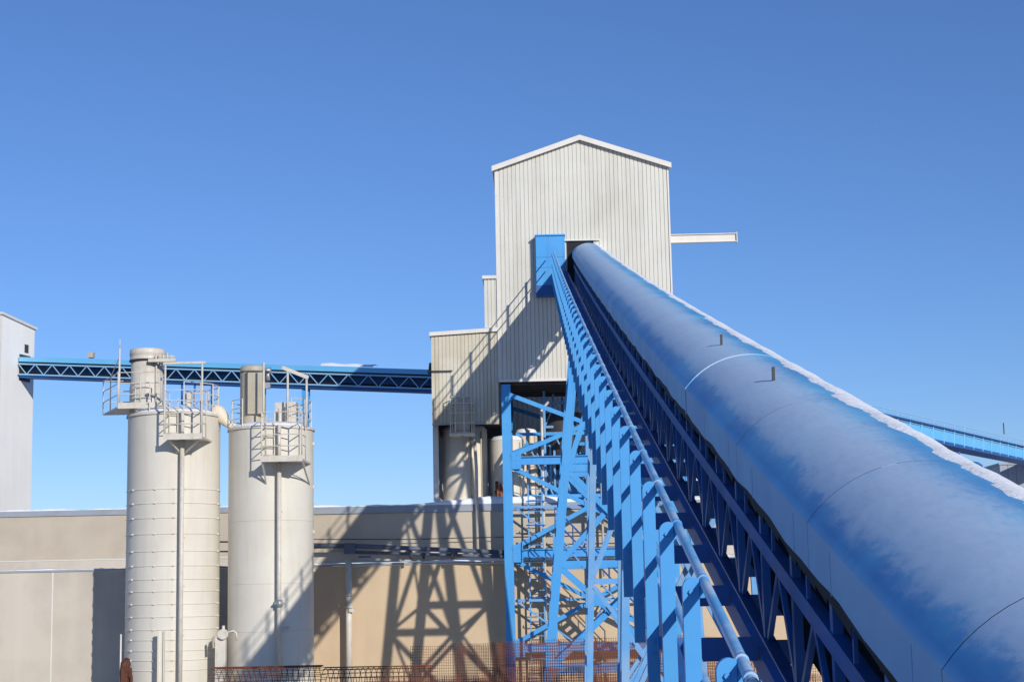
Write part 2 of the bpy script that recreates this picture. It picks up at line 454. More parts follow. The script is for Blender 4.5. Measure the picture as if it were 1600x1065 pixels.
mb.ribs((TX1, YB), (TX0, YB), lambda q: TZ0, lambda q: roofz(TX1-q)-.05, nrm=(0, 1))
mb.build('wall', M['cladding'], tower)
mb = MB()
ov = .11
for xa, xb in ((TX0-ov, PK[0]), (PK[0], TX1+ov)):
    za, zb = roofz(xa), roofz(xb)
    mb.hexa([(xa, YT-.13, za-.045), (xb, YT-.13, zb-.045), (xb, YB+.15, zb-.045), (xa, YB+.15, za-.045),
             (xa, YT-.13, za+.03), (xb, YT-.13, zb+.03), (xb, YB+.15, zb+.03), (xa, YB+.15, za+.03)])
rf = mb.build('roof', M['trim'], tower)
mb = MB()
for xa, xb in ((TX0-ov-.02, PK[0]), (PK[0], TX1+ov+.02)):
    za, zb = roofz(xa), roofz(xb)
    mb.hexa([(xa, YT-.18, za-.13), (xb, YT-.18, zb-.13), (xb, YT-.133, zb-.13), (xa, YT-.133, za-.13),
             (xa, YT-.18, za+.06), (xb, YT-.18, zb+.06), (xb, YT-.133, zb+.06), (xa, YT-.133, za+.06)])
mb.build('fascia', M['trim'], rf)
mb = MB(); mb.box(TX0-.03, TX1+.03, YT-.035, YT-.003, TZ0-.06, TZ0+.03)
mb.build('base_trim', M['trim'], tower)
for xc in (TX0, TX1):
    mb = MB(); mb.box(xc-.03, xc+.07 if xc < 0 else xc+.03, YT-.022, YT-.002, TZ0+.033, roofz(xc)-.06)
    mb.build('corner_trim', M['trim'], tower)
mb = MB()                                                # floor seen from below: joists along x
mb.box(TX0, TX1, YT+.05, YB-.05, TZ0+.12, TZ0+.16)
k = YT+.25
while k < YB-.2:
    mb.box(TX0+.05, TX1-.05, k, k+.16, TZ0-.14, TZ0+.115); k += .62
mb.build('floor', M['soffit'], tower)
# entry housing of the walkway and dark plate painting the shaded mouth for the hood
eh = MB()
p0, p1 = at(836.5, 369, 59.12), at(884, 445, 59.12)
eh.box(p0.x, p1.x, 59.12, YT-.036, p1.z, p0.z)
e_ = eh.build('entry_housing', M['blue'], tower, bevel=.01)
mb = MB(); mb.box(p0.x-.03, p1.x+.02, 59.07, YT-.04, p0.z+.002, p0.z+.05); mb.build('cap_flashing', M['blue'], e_)
for zz in (at(840, 402, 59.12).z, at(840, 418, 59.12).z): mb = MB(); mb.box(p0.x+.02, p1.x-.02, 59.105, 59.118, zz, zz+.02); mb.build('trim', M['blue'], e_)
mb = MB(); mb.box(p0.x-.02, p1.x+.3, 59.09, YT-.036, p1.z-.38, p1.z-.003)
mb.build('entry_sill', M['dblue'], e_)
mb = MB(); q0, q1 = at(885.5, 377, YT-.02), at(930, 470, YT-.02)
mb.box(q0.x, q1.x, YT-.014, YT-.003, q1.z, q0.z); mb.build('dark_mouth_plate', M['rubber'], tower)
mb = MB(); mb.box(q0.x-.1, q1.x+.22, YT-.10, YT-.003, q0.z+.002, q0.z+.05); mb.build('opening_flashing', M['trim'], tower)
# hoist beam
b0, b1 = at(1044, 373.5, 61.5), at(1150.5, 371.5, 61.5)
mb = MB(); mb.hsec((TX1-.1, 61.5, b0.z), (b1.x, 61.5, b0.z), .16, .33, .03, ref=(0, 0, 1))
mb.box(b1.x, b1.x+.03, 61.40, 61.60, b0.z-.2, b0.z+.2)
mb.build('hoist_beam', M['trim'], tower)
# trestle
LX0, LX1 = -1.17, 4.70; FY, BY = YT+.17, YB-.2
ZW = 6.75
cx = (LX0+LX1)/2
for (x, y, zb) in ((LX0, FY, 0), (LX1, FY, 0), (LX0, BY, ZW), (LX1, BY, ZW)):
    mb = MB(); mb.hsec((x, y, zb), (x, y, TZ0-.145), .33, .32, .035)
    mb.box(x-.22, x+.22, y-.165, y+.165, TZ0-.70, TZ0-.66)
    mb.build('leg', M['blue'], tower)
def frame_x(mb, P, Q, lv, w=.16, h=.1, hz=True):
    P, Q = V(P), V(Q)
    d = (Q-P).normalized()*.14
    nn = V((d.y, -d.x, 0)).normalized()*.07
    for i in range(len(lv)-1):
        a, b = lv[i], lv[i+1]
        mb.beam(P+d+V((0, 0, a-.22)), Q-d+V((0, 0, b+.16)), h, w, (0, 0, 1))
        mb.beam(Q-d+nn*2+V((0, 0, a-.22)), P+d+nn*2+V((0, 0, b+.16)), h, w, (0, 0, 1))
lvF = [10.7, 8.1, 4.80, 1.5]
for y, lv in ((FY, lvF), (BY, [10.7, 8.4, 6.75])):
    mb = MB(); frame_x(mb, (LX0, y, 0), (LX1, y, 0), lv, .15, .09); mb.build('cross_brace', M['blue'], tower)
    for z in lv[1:]:
        mb = MB(); mb.hsec((LX0+.17, y, z), (LX1-.17, y, z), .20, .30, .03, ref=(0, 0, 1)); mb.build('cross_beam', M['blue'], tower)
def gusset(x, y, z, w_, h_):
    mb = MB(); mb.box(x-w_/2, x+w_/2, y-.012, y, z-h_/2, z+h_/2)
    for i in (-1, 0, 1):
        for j in (-1, 0, 1): mb.tube([(x+i*w_*.33, y-.026, z+j*h_*.33), (x+i*w_*.33, y-.012, z+j*h_*.33)], .02, 6)
    return mb.build('gusset_plate', M['blue'], tower)
for z in (8.1, 4.8, 1.5):
    for x, d in ((LX0, 1), (LX1, -1)): gusset(x+d*.32, FY-.165, z, .36, .62)
for a_, b_ in zip(lvF[:-1], lvF[1:]): gusset(cx, FY-.06, (a_+b_)/2-.03, .42, .42)
# light secondary framing behind the main frame
for k, y in enumerate((61.3, 62.4, 63.3)):
    mb = MB()
    for x in (.2+.35*k, 1.9+.3*k, 3.6): mb.beam((x, y, 4.45), (x, y, TZ0-.2), .08, .08)
    mb.build('hanger', M['pblue'], tower)
    mb = MB()
    for z in (5.6, 6.9, 9.2-.3*k): mb.beam((LX0+.3, y, z), (LX1-.3, y, z), .07, .12)
    mb.build('secondary_beam', M['blue'], tower)
    mb = MB(); x = -.6+.2*k
    while x < 3.9:
        mb.beam((x, y+.05, 5.7), (x+1.1, y+.05, 6.8), .05, .05); mb.beam((x+1.1, y+.12, 6.9), (x+.1, y+.12, 9.0), .05, .05); x += 1.15
    mb.build('angle_brace', M['pblue'], tower)
for k, z in enumerate((3.15, 6.45)):
    mb = MB(); mb.beam((LX0+.2, FY+.12, z), (LX1-.2, FY+.12, z), .06, .09)
    mb.beam((LX0+.2, FY+.15, z), (cx-.6, FY+.15, z-1.55), .05, .06); mb.beam((cx-.4, FY+.15, z-1.55), (cx+.5, FY+.15, z), .05, .06); mb.beam((cx+.5, FY+.15, z), (LX1-.3, FY+.15, z-1.5), .05, .06)
    mb.build('secondary_brace', M['pblue'], tower)
for x in (LX0, LX1):
    mb = MB(); frame_x(mb, (x, FY+.2, 0), (x, BY-.2, 0), [10.7, 8.3], .12, .08); mb.build('cross_brace', M['blue'], tower)
    mb = MB(); mb.hsec((x, FY+.165, 8.1), (x, BY-.165, 8.1), .16, .24, .03, ref=(0, 0, 1)); mb.build('cross_beam', M['blue'], tower)
mb = MB()
mb.beam((LX0+.2, FY+.2, 8.1), (LX1-.2, BY-.2, 8.1), .12, .1); mb.beam((LX1-.2, FY+.2, 7.9), (LX0+.2, BY-.2, 7.9), .12, .1)
mb.beam((LX0+.2, FY+.1, 8.4), (cx, BY-.3, 9.7), .1, .12)
mb.build('plan_brace', M['blue'], tower)
# mezzanine lattice girder under the tower floor
mb = MB()
gy = 62.3; xa, xb, za, zb = .2, 3.9, 9.55, 10.45
for z in (za, zb): mb.beam((xa, gy, z), (xb, gy, z), .09, .09)
kx = xa; sgn = 1
while kx < xb-.05:
    mb.beam((kx, gy, za if sgn > 0 else zb), (kx+.42, gy, zb if sgn > 0 else za), .045, .06); kx += .42; sgn = -sgn
mb.build('lattice_girder', M['pblue'], tower)

# hopper and chute hanging below
hp = thing('hopper', (.9, 62.9, 7.4), 'dark hopper with a sloping chute under the tower floor behind the blue braces', 'hopper')
mb = MB(); mb.lathe((.9, 62.9), [(.03, 7.75), (.18, 7.75), (.75, 8.9), (.75, 10.1)], 20)
mb.build('bin', M['dark'], hp)
mb = MB(); mb.tube([(.9, 62.9, 7.9), (.9, 62.9, 7.5), (1.6, 62.5, 6.8)], .17, 12); mb.build('chute', M['pblue'], hp)
mb = MB()
for t in (0, 1, 2, 3): mb.beam((.9+.7*math.cos(t*math.pi/2+.78), 62.9+.7*math.sin(t*math.pi/2+.78), 6.76), (.9+.7*math.cos(t*math.pi/2+.78), 62.9+.7*math.sin(t*math.pi/2+.78), 9.2), .07, .07)
mb.build('support_frame', M['pblue'], hp)

# caged ladder behind the front bracing
ld = thing('caged_ladder', (-.05, 59.98, 0), 'narrow dark caged ladder standing behind the left bay of the blue trestle', 'ladder')
mb = MB()
for x in (-.45, .05): mb.beam((x, 59.98, 0), (x, 59.98, 8.0), .05, .05)
mb.build('side_rail', M['pblue'], ld)
mb = MB()
z = .3
while z < 8: mb.tube([(-.45, 59.98, z), (.05, 59.98, z)], .016, 5); z += .4
mb.build('rung', M['pblue'], ld)
mb = MB()
z = 2.4
while z < 8:
    mb.tube([(-.2-.33*math.cos(a), 59.97-.24*math.sin(a)*1.0, z) for a in [math.pi*i/10 for i in range(11)]], .02, 5); z += .85
mb.build('cage_hoop', M['dblue'], ld)

st = thing('access_stair', (2.3, 57.6, 0), 'pale blue-grey stair flight descending to the right behind the tall trestle', 'stairs')
T0, T1 = at(868, 838, 57.6), at(1010, 985, 57.6)
for yy in (57.3, 57.9):
    mb = MB(); mb.beam((T0.x, yy, T0.z), (T1.x, yy, T1.z), .04, .20, (0, 1, 0)); mb.build('stringer', M['pblue'], st)
    mb = MB()
    for zz in (.55, 1.0): mb.tube([(T0.x, yy, T0.z+zz), (T1.x, yy, T1.z+zz)], .02, 5)
    for i in range(6):
        p = T0.lerp(T1, i/5); mb.tube([(p.x, yy, p.z), (p.x, yy, p.z+1.0)], .02, 5)
    mb.build('handrail', M['dblue'], st)
for i in range(16):
    p = T0.lerp(T1, (i+.5)/16); mb = MB(); mb.box(p.x-.11, p.x+.11, 57.33, 57.87, p.z-.015, p.z+.015); mb.build('tread', M['dark'], st)
mb = MB()
for p in (T0, T1):
    for yy in (57.25, 57.95): mb.beam((p.x-.05, yy, 0), (p.x-.05, yy, p.z+.05), .09, .06)
mb.build('leg', M['pblue'], st)
# process pipes between the trestle legs
for k, (px_, ya, yb, r_, mm, lab) in enumerate((
        (846, 640, 1040, .05, 'silo_steel', 'slim cream vertical pipe left of the splayed trestle leg'),
        (915, 650, 1040, .06, 'pblue', 'pale blue vertical pipe right of the splayed trestle leg'),
        (938, 690, 900, .045, 'silo_steel', 'short cream vertical pipe close to the walkway posts'))):
    a_, b_ = at(px_, ya, 60.05), at(px_, yb, 60.05); zlo = 0 if yb > 1000 else b_.z
    mb = MB(); mb.tube([(a_.x, 60.08, zlo), (a_.x, 60.08, a_.z), (a_.x+.25, 60.3, a_.z+.3)], r_, 8)
    tag(mb.build('process_pipe', M[mm]), lab, 'pipe')
for py in (833, 851):
    a_, b_ = at(806, py, 60.15), at(1000, py-3.5, 60.15)
    mb = MB(); mb.tube([a_, b_], .022, 5)
    tag(mb.build('wall_conduit', M['dark']), ('upper' if py < 840 else 'lower')+' thin conduit along the hall wall behind the trestle', 'conduit')

# ------------------------------------------------------------------ conveyor trestles nearer the viewer
def bent(Y, xt, xb, lv, leg, dy, label, m):
    top = cz(Y, -2.80)
    t = thing('conveyor_trestle', (XC, Y, 0), label, 'trestle', 'trestles under the main conveyor')
    def xz(s, z): return XC+s*((XC-xt)+(xt-xb)*(top-z)/top)
    for yy in (Y-dy/2, Y+dy/2):
        for s in (-1, 1):
            mb = MB(); mb.hsec((xz(s, 0), yy, 0), (xz(s, top), yy, cz(yy, -2.79)), leg, leg, .025); mb.build('leg', m, t)
        zs = [top-.15]+lv
        for z in zs:
            mb = MB(); mb.beam((xz(-1, z)+leg*.55, yy, z), (xz(1, z)-leg*.55, yy, z), leg*.7, leg*.85); mb.build('cross_beam', m, t)
        mb = MB()
        for a, b in zip(zs[:-1], zs[1:]):
            mb.beam((xz(-1, a)+leg*.5, yy-.04, a-.1), (xz(1, b)-leg*.5, yy-.04, b+.1), .07, leg*.62)
            mb.beam((xz(1, a)-leg*.5, yy+.06, a-.1), (xz(-1, b)+leg*.5, yy+.06, b+.1), .07, leg*.62)
        mb.build('cross_brace', m, t)
    if dy > .3:
        for s in (-1, 1):
            mb = MB()
            for a, b in zip(zs[:-1], zs[1:]):
                mb.beam((xz(s, a), Y-dy/2+leg/2, a), (xz(s, a), Y+dy/2-leg/2, a), .09, .09)
                mb.beam((xz(s, a), Y-dy/2+leg/2, a), (xz(s, b), Y+dy/2-leg/2, b), .06, .08)
            mb.build('side_brace', m, t)
    return t
bent(50, 1.26, .01, [7.0, 4.2, 1.2], .25, 2.2, 'tall blue braced trestle nearest the tower, splayed legs, under the main conveyor', M['blue'])
bent(33, 1.12, .78, [3.6, .5], .12, 1.4, 'middle grey-blue trestle under the main conveyor, narrower than the one beside the tower', M['pblue'])
bent(22, 1.12, .95, [1.8, .4], .10, 1.0, 'short grey-blue trestle under the conveyor closest to the viewer', M['pblue'])

# ------------------------------------------------------------------ annexes left of the tower
AY = YT+.03
annex = thing('annex_building', (-2.6, AY, 6.8), 'stained cream ribbed annex with lean-to roof, left of the tower', 'building')
ax0, ax1 = at(674, 560, AY).x, TX0-.035
def aztop(x): return 12.66+.0*(x-ax0)+.05*(x-ax0)
c0, c1 = at(694, 640, AY).x, at(748, 640, AY).x
zl, zn, zr = at(680, 662, AY).z, at(720, 616, AY).z, at(760, 655, AY).z
mb = MB(); mb.ribs((ax0, AY), (ax1, AY), lambda q: zl, lambda q: aztop(ax0+q)-.02, .135, .024, .03, (0, -1))
mb.build('wall', M['cladding_dirty'], annex)
mb = MB(); mb.box(ax0, ax1, AY-.012, AY-.002, zl-.05, zl+.04); mb.build('base_trim', M['filter'], annex)
mb = MB(); mb.ribs((ax0, 78.5), (ax0, AY), lambda q: zl, lambda q: aztop(ax0)-.02, .135, .024, .03, (-1, 0))
mb.build('wall', M['cladding_dirty'], annex)
mb = MB(); mb.hexa([(ax0-.06, AY-.10, aztop(ax0)), (ax1, AY-.10, aztop(ax1)), (ax1, 78.6, aztop(ax1)), (ax0-.06, 78.6, aztop(ax0)),
                    (ax0-.06, AY-.10, aztop(ax0)+.14), (ax1, AY-.10, aztop(ax1)+.14), (ax1, 78.6, aztop(ax1)+.14), (ax0-.06, 78.6, aztop(ax0)+.14)])
mb.build('roof', M['trim'], annex)
mb = MB(); mb.ribs((ax0, 66.8), (6.5, 66.8), lambda q: 6.77, lambda q: 12.4, .2, .03, .04, (0, -1))
plabel(mb.build('wall', M['grey_clad'], annex), 'rear wall in shade behind the tanks')
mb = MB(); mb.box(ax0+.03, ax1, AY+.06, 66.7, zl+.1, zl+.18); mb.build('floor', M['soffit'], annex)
mb = MB(); mb.ribs((ax0, AY+1.4), (ax0, 66.8), lambda q: 6.77, lambda q: zl+.09, .2, .03, .04, (1, 0)); mb.build('wall', M['grey_clad'], annex)
px_ = at(680.5, 700, AY+.9).x
mb = MB(); mb.hsec((px_, AY+1.1, 6.77), (px_, AY+1.1, zl+.098), .2, .2, .02); mb.build('column', M['trim'], annex)
mb = MB(); l0 = at(671, 580, AY-.05); l1 = at(707, 580, AY-.05)
mb.tube([(l0.x-.1, AY-.08, l0.z), (l1.x, AY-.08, l0.z)], .025, 6); mb.build('conduit', M['dark'], annex)
# slim stair shaft
sx0, sx1 = at(758, 470, 60.4).x, TX0-.035
SY_ = AY+.005
shaft = thing('stair_shaft', (-1.6, SY_, 6.8), 'slim cream ribbed shaft rising between the annex roof and the tower', 'building')
zt = at(760, 436, SY_).z
mb = MB(); mb.ribs((sx0, SY_), (sx1, SY_), lambda q: aztop(ax1)+.145, lambda q: zt, .13, .024, .03, (0, -1)); mb.build('wall', M['cladding'], shaft)
mb = MB(); mb.ribs((sx0, 62.4), (sx0, SY_), lambda q: aztop(ax1)+.145, lambda q: zt, .13, .024, .03, (-1, 0)); mb.build('wall', M['cladding'], shaft)
mb = MB(); mb.box(sx0-.06, sx1, SY_-.08, 62.5, zt+.002, zt+.12); mb.build('roof', M['trim'], shaft)

# filter hung on the annex front
wf = thing('wall_filter', (at(722, 650, 59.1).x, 59.1, 9.5), 'caged grey filter drum hung on the lower front of the stained annex', 'filter')
fxx = at(722, 650, 59.1).x; fza, fzb = at(722, 681, 59.1).z, at(722, 621, 59.1).z
mb = MB(); mb.lathe((fxx, 59.1), [(.05, fza), (.27, fza+.1), (.27, fzb-.2), (.2, fzb-.05), (.03, fzb)], 20); mb.build('drum', M['filter'], wf)
mb = MB()
for k in range(8):
    a = k*math.pi/4+.2; mb.tube([(fxx+.42*math.cos(a), 59.08+.34*math.sin(a), fza+.1), (fxx+.42*math.cos(a), 59.08+.34*math.sin(a), fzb)], .02, 5)
for q in (.1, .45, .8, 1.15, 1.42):
    mb.tube([(fxx+.42*math.cos(t*math.pi/10), 59.08+.34*math.sin(t*math.pi/10), fza+q) for t in range(21)], .018, 5)
mb.build('guard_cage', M['silo_steel'], wf)
mb = MB(); mb.box(fxx-.45, fxx+.45, 58.72, AY-.03, fza+.02, fza+.07); mb.build('platform', M['silo_steel'], wf)
for q in (-.4, .4):
    mb = MB(); mb.beam((fxx+q, 58.78, fza+.02), (fxx+q, AY-.04, fza-.25+.5), .04, .04); mb.build('bracket', M['silo_steel'], wf)

# ------------------------------------------------------------------ long concrete building
YW, YU = 60.3, 60.42
hall = thing('concrete_hall', (0, YW, 0), 'long low beige concrete hall with a stepped wall and snow on its roof edge', 'building')
WX0, WX1 = -32, 30
ZL, ZU = 4.50, 6.62
xs_ = at(491, 950, YW).x
mb = MB(); mb.box(WX0, xs_, YW, YW+.3, 0, ZL); plabel(mb.build('lower_wall', M['concrete'], hall), 'greyer lower wall left of the silos')
mb = MB(); mb.box(xs_+.002, WX1, YW, YW+.3, 0, ZL); plabel(mb.build('lower_wall', M['concrete_tan'], hall), 'tan lower wall behind the blue trestle')
YV = 76.0                                                # the roof storey steps back left of the right silo
ZV0, ZV1 = at(100, 889, YV).z, at(0, 800, YV).z+.02
XV = at(440, 830, YV).x; XU = at(420, 830, YU).x
for xa, xb, y_, za, zb in ((XU, WX1, YU, ZL+.12, ZU), (-42, XV, YV, ZL-.3, ZV1)):
    mb = MB(); mb.box(xa, xb, y_, y_+.3, za, zb-.25); mb.build('upper_wall', M['concrete_up'], hall)
mb = MB(); mb.box(XU, XU+.3, YU+.31, YV+.3, ZL+.12, ZU-.25); mb.build('upper_wall', M['concrete_up'], hall)
mb = MB(); mb.box(WX0, XU-.002, YW+.31, YV-.01, ZL-.35, ZL-.1); mb.build('roof', M['flash'], hall)
mb = MB(); mb.box(-42, XV, YV-.06, YV+.35, ZV1-.245, ZV1); mb.build('roof_fascia', M['flash'], hall)
mb = MB(); z_ = at(100, 874.5, YV).z; mb.box(-42, XV, YV-.03, YV-.002, ZL-.3, z_); mb.build('plinth_band', M['concrete'], hall)
mb = MB(); mb.box(-42, XV, YV-.05, YV-.032, z_-.03, z_+.015); mb.build('wall_joint', M['trim'], hall)
mb = MB(); mb.box(XU, WX1, YU-.02, YU-.003, ZL+.125, ZL+.50); mb.build('plinth_band', M['concrete'], hall)
mb = MB(); mb.box(XU-.05, WX1, YU-.06, YU+.35, ZU-.245, ZU); mb.build('roof_fascia', M['flash'], hall)
mb = MB(); mb.box(XU, WX1, YU+.36, YU+34, ZU-.12, ZU-.02); mb.build('roof', M['flash'], hall)
mb = MB(); mb.box(WX0, WX1, YW-.05, YU-.065, ZL+.004, ZL+.06); mb.build('ledge', M['flash'], hall)
mb = MB()
for px in (81.5,):
    x = at(px, 950, YW).x; mb.box(x-.025, x+.025, YW-.006, YW-.001, .1, ZL-.02)
mb.build('wall_joint', M['trim'], hall)
# snow on the roof edge and on the ledge
mb = MB(); rr = random.Random(5); nn = 420
prev = None
vals = []
for i in range(nn+1):
    x = WX0+(WX1-WX0)*i/nn
    h = .05+.02*math.sin(x*1.3)+.018*math.sin(x*3.1+1)+rr.uniform(-.012, .012)
    if -4 < x < 1.6: h += .24*math.sin((x+4)/5.6*math.pi)
    vals.append((x, h))
def snowstrip(y0, y1, z, sc=1.0, xa=-99, xb=99):
    m = MB(); vv = [(x, h) for x, h in vals if xa <= x <= xb]; nn = len(vv)-1
    for x, h in vv:
        h *= sc
        m.v += [V((x, y0, z)), V((x, y0-.01, z+h*.55)), V((x, y0+.05, z+h)), V((x, y1, z+h*1.3)), V((x, y1, z))]
    for i in range(nn):
        for k in range(4): m.f.append((i*5+k, i*5+k+5, i*5+k+6, i*5+k+1)); m.sm.append(True)
    return m
s4 = snowstrip(YV-.07, YV+3, ZV1+.002, 1.1, -99, XV).build('roof_snow', M['snow']); s4['kind'] = 'stuff'
tag(s4, 'thin white snow along the set-back roof edge behind and left of the two silos', 'snow')
s1 = snowstrip(YU-.07, YU+3, ZU+.002, 1, XU, 99).build('roof_snow', M['snow']); s1['kind'] = 'stuff'
tag(s1, 'white snow along the upper roof edge beside and behind the blue trestle', 'snow')
s2 = snowstrip(YW-.06, YU-.07, ZL+.062, .6).build('ledge_snow', M['snow']); s2['kind'] = 'stuff'
tag(s2, 'narrow line of snow on the lower ledge of the concrete hall', 'snow')

# pipe bridge, pipes and cables on the wall
pb = thing('pipe_bridge', (-5, 59.6, 4.9), 'blue-grey pipe bridge running along the wall from the right silo to the trestle', 'pipe')
mb = MB()
mb.tube([at(488, 853, 59.75), at(548, 852, 59.75), at(800, 863, 59.75)], .085, 10)
mb.tube([at(548, 862, 59.70), at(800, 869.5, 59.70)], .06, 8)
mb.build('pipe_run', M['pipegrey'], pb)
for px in (547, 640, 712):
    mb = MB(); p = at(px, 857+.02*(px-547), 59.8); mb.box(p.x-.05, p.x+.05, 59.86, YU-.06, p.z-.12, p.z+.1); mb.build('bracket', M['pipegrey'], pb)
mb = MB(); p = at(547, 856, 59.72); mb.box(p.x-.2, p.x+.2, 59.5, 59.63, p.z-.2, p.z+.18); mb.box(p.x+.3, p.x+.75, 59.63, 59.66, p.z-.35, p.z-.28)
mb.build('junction_box', M['pipegrey'], pb)
for px in (641, 705, 660):
    mb = MB(); p = at(px, 863, 59.6); mb.tube([p, p+V((.05, 0, -.22))], .05, 8)
    mb.build('clamp', M['dark'], pb)
cb = MB(); cb.tube([at(488, 842, 60.1), at(640, 842, 60.1), at(797, 838, 60.1)], .016, 5)
tag(cb.build('cable', M['dark']), 'thin dark cable strung along the upper wall above the pipe bridge', 'cable')
cb = MB(); cb.tube([at(340, 846, 60.2), at(360, 846, 60.2)], .03, 6); cb.tube([at(340, 861, 60.2), at(360, 861, 60.2)], .03, 6)
tag(cb.build('conduit', M['dark']), 'pair of short conduits crossing the gap between the two silos', 'conduit')
dp = thing('downpipe', (at(545, 950, 59.85).x, 59.85, 0), 'thick cream downpipe with two flanges against the tan wall right of the silos', 'pipe')
xx = at(545, 950, 59.85).x
mb = MB(); mb.tube([(xx, 59.85, 0), (xx, 59.85, 4.75)], .115, 14); mb.build('tube', M['silo_steel'], dp)
mb = MB()
for py in (929, 948): z = at(545, py, 59.85).z; mb.tube([(xx, 59.85, z-.035), (xx, 59.85, z+.035)], .17, 14)
z = at(545, 953, 59.85).z; mb.box(xx+.02, xx+.22, 59.65, 59.74, z-.06, z+.06)
mb.build('flange', M['silo_steel'], dp)
for px, y0_, y1_, r_, lab in ((744.5, 738, 868, .06, 'slender cream standpipe rising past the roof edge beside the back tanks'),):
    p0, p1 = at(px, y0_, 60.2), at(px+2, y1_, 60.2)
    mb = MB(); mb.tube([p1, V((p1.x, 60.2, p0.z+.2)), V((p1.x-.05, 60.3, p0.z+1.2))], r_, 8)
    tag(mb.build('standpipe', M['silo_steel']), lab, 'pipe')
mb = MB(); p0 = at(189, 990, 56); mb.tube([(p0.x, 56, 0), p0], .03, 6)
tag(mb.build('marker_post', M['trim']), 'thin white post standing at the left foot of the left silo', 'post')

# ------------------------------------------------------------------ silos
def platform_rails(mb, posts, z0, zs, r=.022):
    for a, b in zip(posts[:-1], posts[1:]):
        for z in zs: mb.tube([V((a[0], a[1], z)), V((b[0], b[1], z))], r, 5)
SY = 57.0
# left silo
c1_ = at(270.5, 850, SY); X1 = c1_.x; R1 = 1.567
zt1 = at(270, 650, SY-R1*.3).z
silo = thing('storage_silo', (X1, SY, 0), 'left cream silo with many hoops round its lower half and two railed platforms', 'silo')
mb = MB(); mb.lathe((X1, SY), [(R1, 0), (R1, zt1*.35), (R1, zt1*.7), (R1, zt1)], 72); mb.build('shell', M['silo'], silo)
mb = MB(); mb.lathe((X1, SY), [(R1+.05, zt1-.03), (R1+.05, zt1+.05), (R1*.5, zt1+.27), (.02, zt1+.34)], 48); mb.build('roof', M['silo_steel'], silo)
mb = MB(); mb.lathe((X1, SY), [(R1-.05, zt1+.072), (R1-.12, zt1+.13), (R1*.62, zt1+.30), (R1*.55, zt1+.275)], 48, math.pi*1.0, math.pi*2.02)
mb.build('snow_cap', M['snow'], silo)
for py in (763, 785, 808, 833, 860, 883, 904, 923, 943, 963, 983, 999, 1016, 1031, 1047):
    z = at(270, py, SY-R1).z
    mb = MB(); mb.ring((X1, SY), R1+.004, z, .017, 64, 6)
    for a in (-1.75, -1.35, -2.35, -.12): mb.box(X1+(R1+.02)*math.cos(a)-.03, X1+(R1+.02)*math.cos(a)+.03, SY+(R1+.02)*math.sin(a)-.03, SY+(R1+.02)*math.sin(a)+.03, z-.02, z+.03)
    mb.build('hoop', M['silo'], silo)
def silo_front(silo, Xs, R, px, pyt, pyb, xl, xr, pl_py, depth, name_z, brace):
    yf = SY-R
    yp = yf-depth
    a, b = at(xl, pl_py, yp), at(xr, pl_py, yp)
    z = a.z
    mb = MB(); mb.box(a.x, b.x, yp, SY-math.sqrt(R*R-max(abs(a.x-Xs), abs(b.x-Xs))**2)+.02, z-.06, z)
    plat = mb.build('platform', M['silo_steel'], silo)
    mb = MB(); mb.box(a.x-.012, b.x+.012, yp-.014, yp-.002, z-.10, z+.10); mb.build('toe_plate', M['silo_steel'], plat)
    # down pipe
    p = at(px, (pyt+pyb)/2, yf-.14)
    mb = MB(); mb.tube([(p.x, yf-.14, 0), (p.x, yf-.14, z-.1)], .075, 10)
    mb.tube([(p.x, yf-.14, z+.002), (p.x, yf-.14, zt1+.05)], .06, 10)
    mb.build('fill_pipe', M['silo_steel'], silo)
    zc = z-.1
    mb = MB()
    while zc > .5: mb.box(p.x-.09, p.x+.09, yf-.06, yf+.01, zc-.03, zc+.03); zc -= 1.6
    mb.build('pipe_clamp', M['silo_steel'], silo)
    mb = MB()
    if brace:
        for q in (a.x+.12, b.x-.05): mb = MB(); mb.beam((q, yp+.05, z-.062), (p.x+(.1 if q > p.x else -.1), yf-.03, z-.47), .05, .05); mb.build('bracket', M['silo_steel'], plat)
    else:
        for q in (a.x+.03, b.x-.03):
            ys_ = SY-math.sqrt(R*R-(q-Xs)**2); mb = MB()
            mb.beam((q, yp+.05, z-.062), (q, ys_-.01, z-.75), .05, .05); mb.beam((q, yp+.3, z-.062), (q, ys_-.01, z-.75), .03, .03); mb.build('bracket', M['silo_steel'], plat)
    # railing
    mb = MB(); ys_ = SY-math.sqrt(R*R-(a.x-Xs)**2)
    h = 1.55
    for x in (a.x+.02, b.x-.02):
        mb.tube([(x, yp+.02, z), (x, yp+.02, z+h)], .024, 6)
        for zz in (.45, .78, 1.12, h): mb.tube([(x, yp+.02, z+zz), (x, ys_-.02, z+zz)], .018, 5)
        mb.tube([(x, ys_-.03, z), (x, ys_-.03, z+h)], .022, 6)
    for zz in (.42, .80, 1.2, h): mb.tube([(a.x+.02, yp+.02, z+zz), (b.x-.02, yp+.02, z+zz)], .018, 5)
    mb.build('guard_rail', M['silo_steel'], plat)
    # ladder on the shell under and above the platform
    mb = MB()
    for q in (-.2, .2): mb.tube([(p.x+q-.38, yf-.05, z), (p.x+q-.38, yf-.05, zt1+.5)], .017, 5)
    zz = z+.2
    while zz < zt1+.5: mb.tube([(p.x-.58, yf-.05, zz), (p.x-.18, yf-.05, zz)], .013, 5); zz += .3
    mb.build('ladder', M['silo_steel'], silo)
    return plat, a, b, z, yp
plat, a, b, z, yp = silo_front(silo, X1, R1, 283, 690, 1065, 255.5, 315.5, 682, .75, 0, True)
mb = MB()
ztop = at(255, 567, yp).z
for x in (a.x+.02, b.x-.02): mb.tube([(x, yp+.06, z), (x, yp+.06, ztop)], .035, 6)
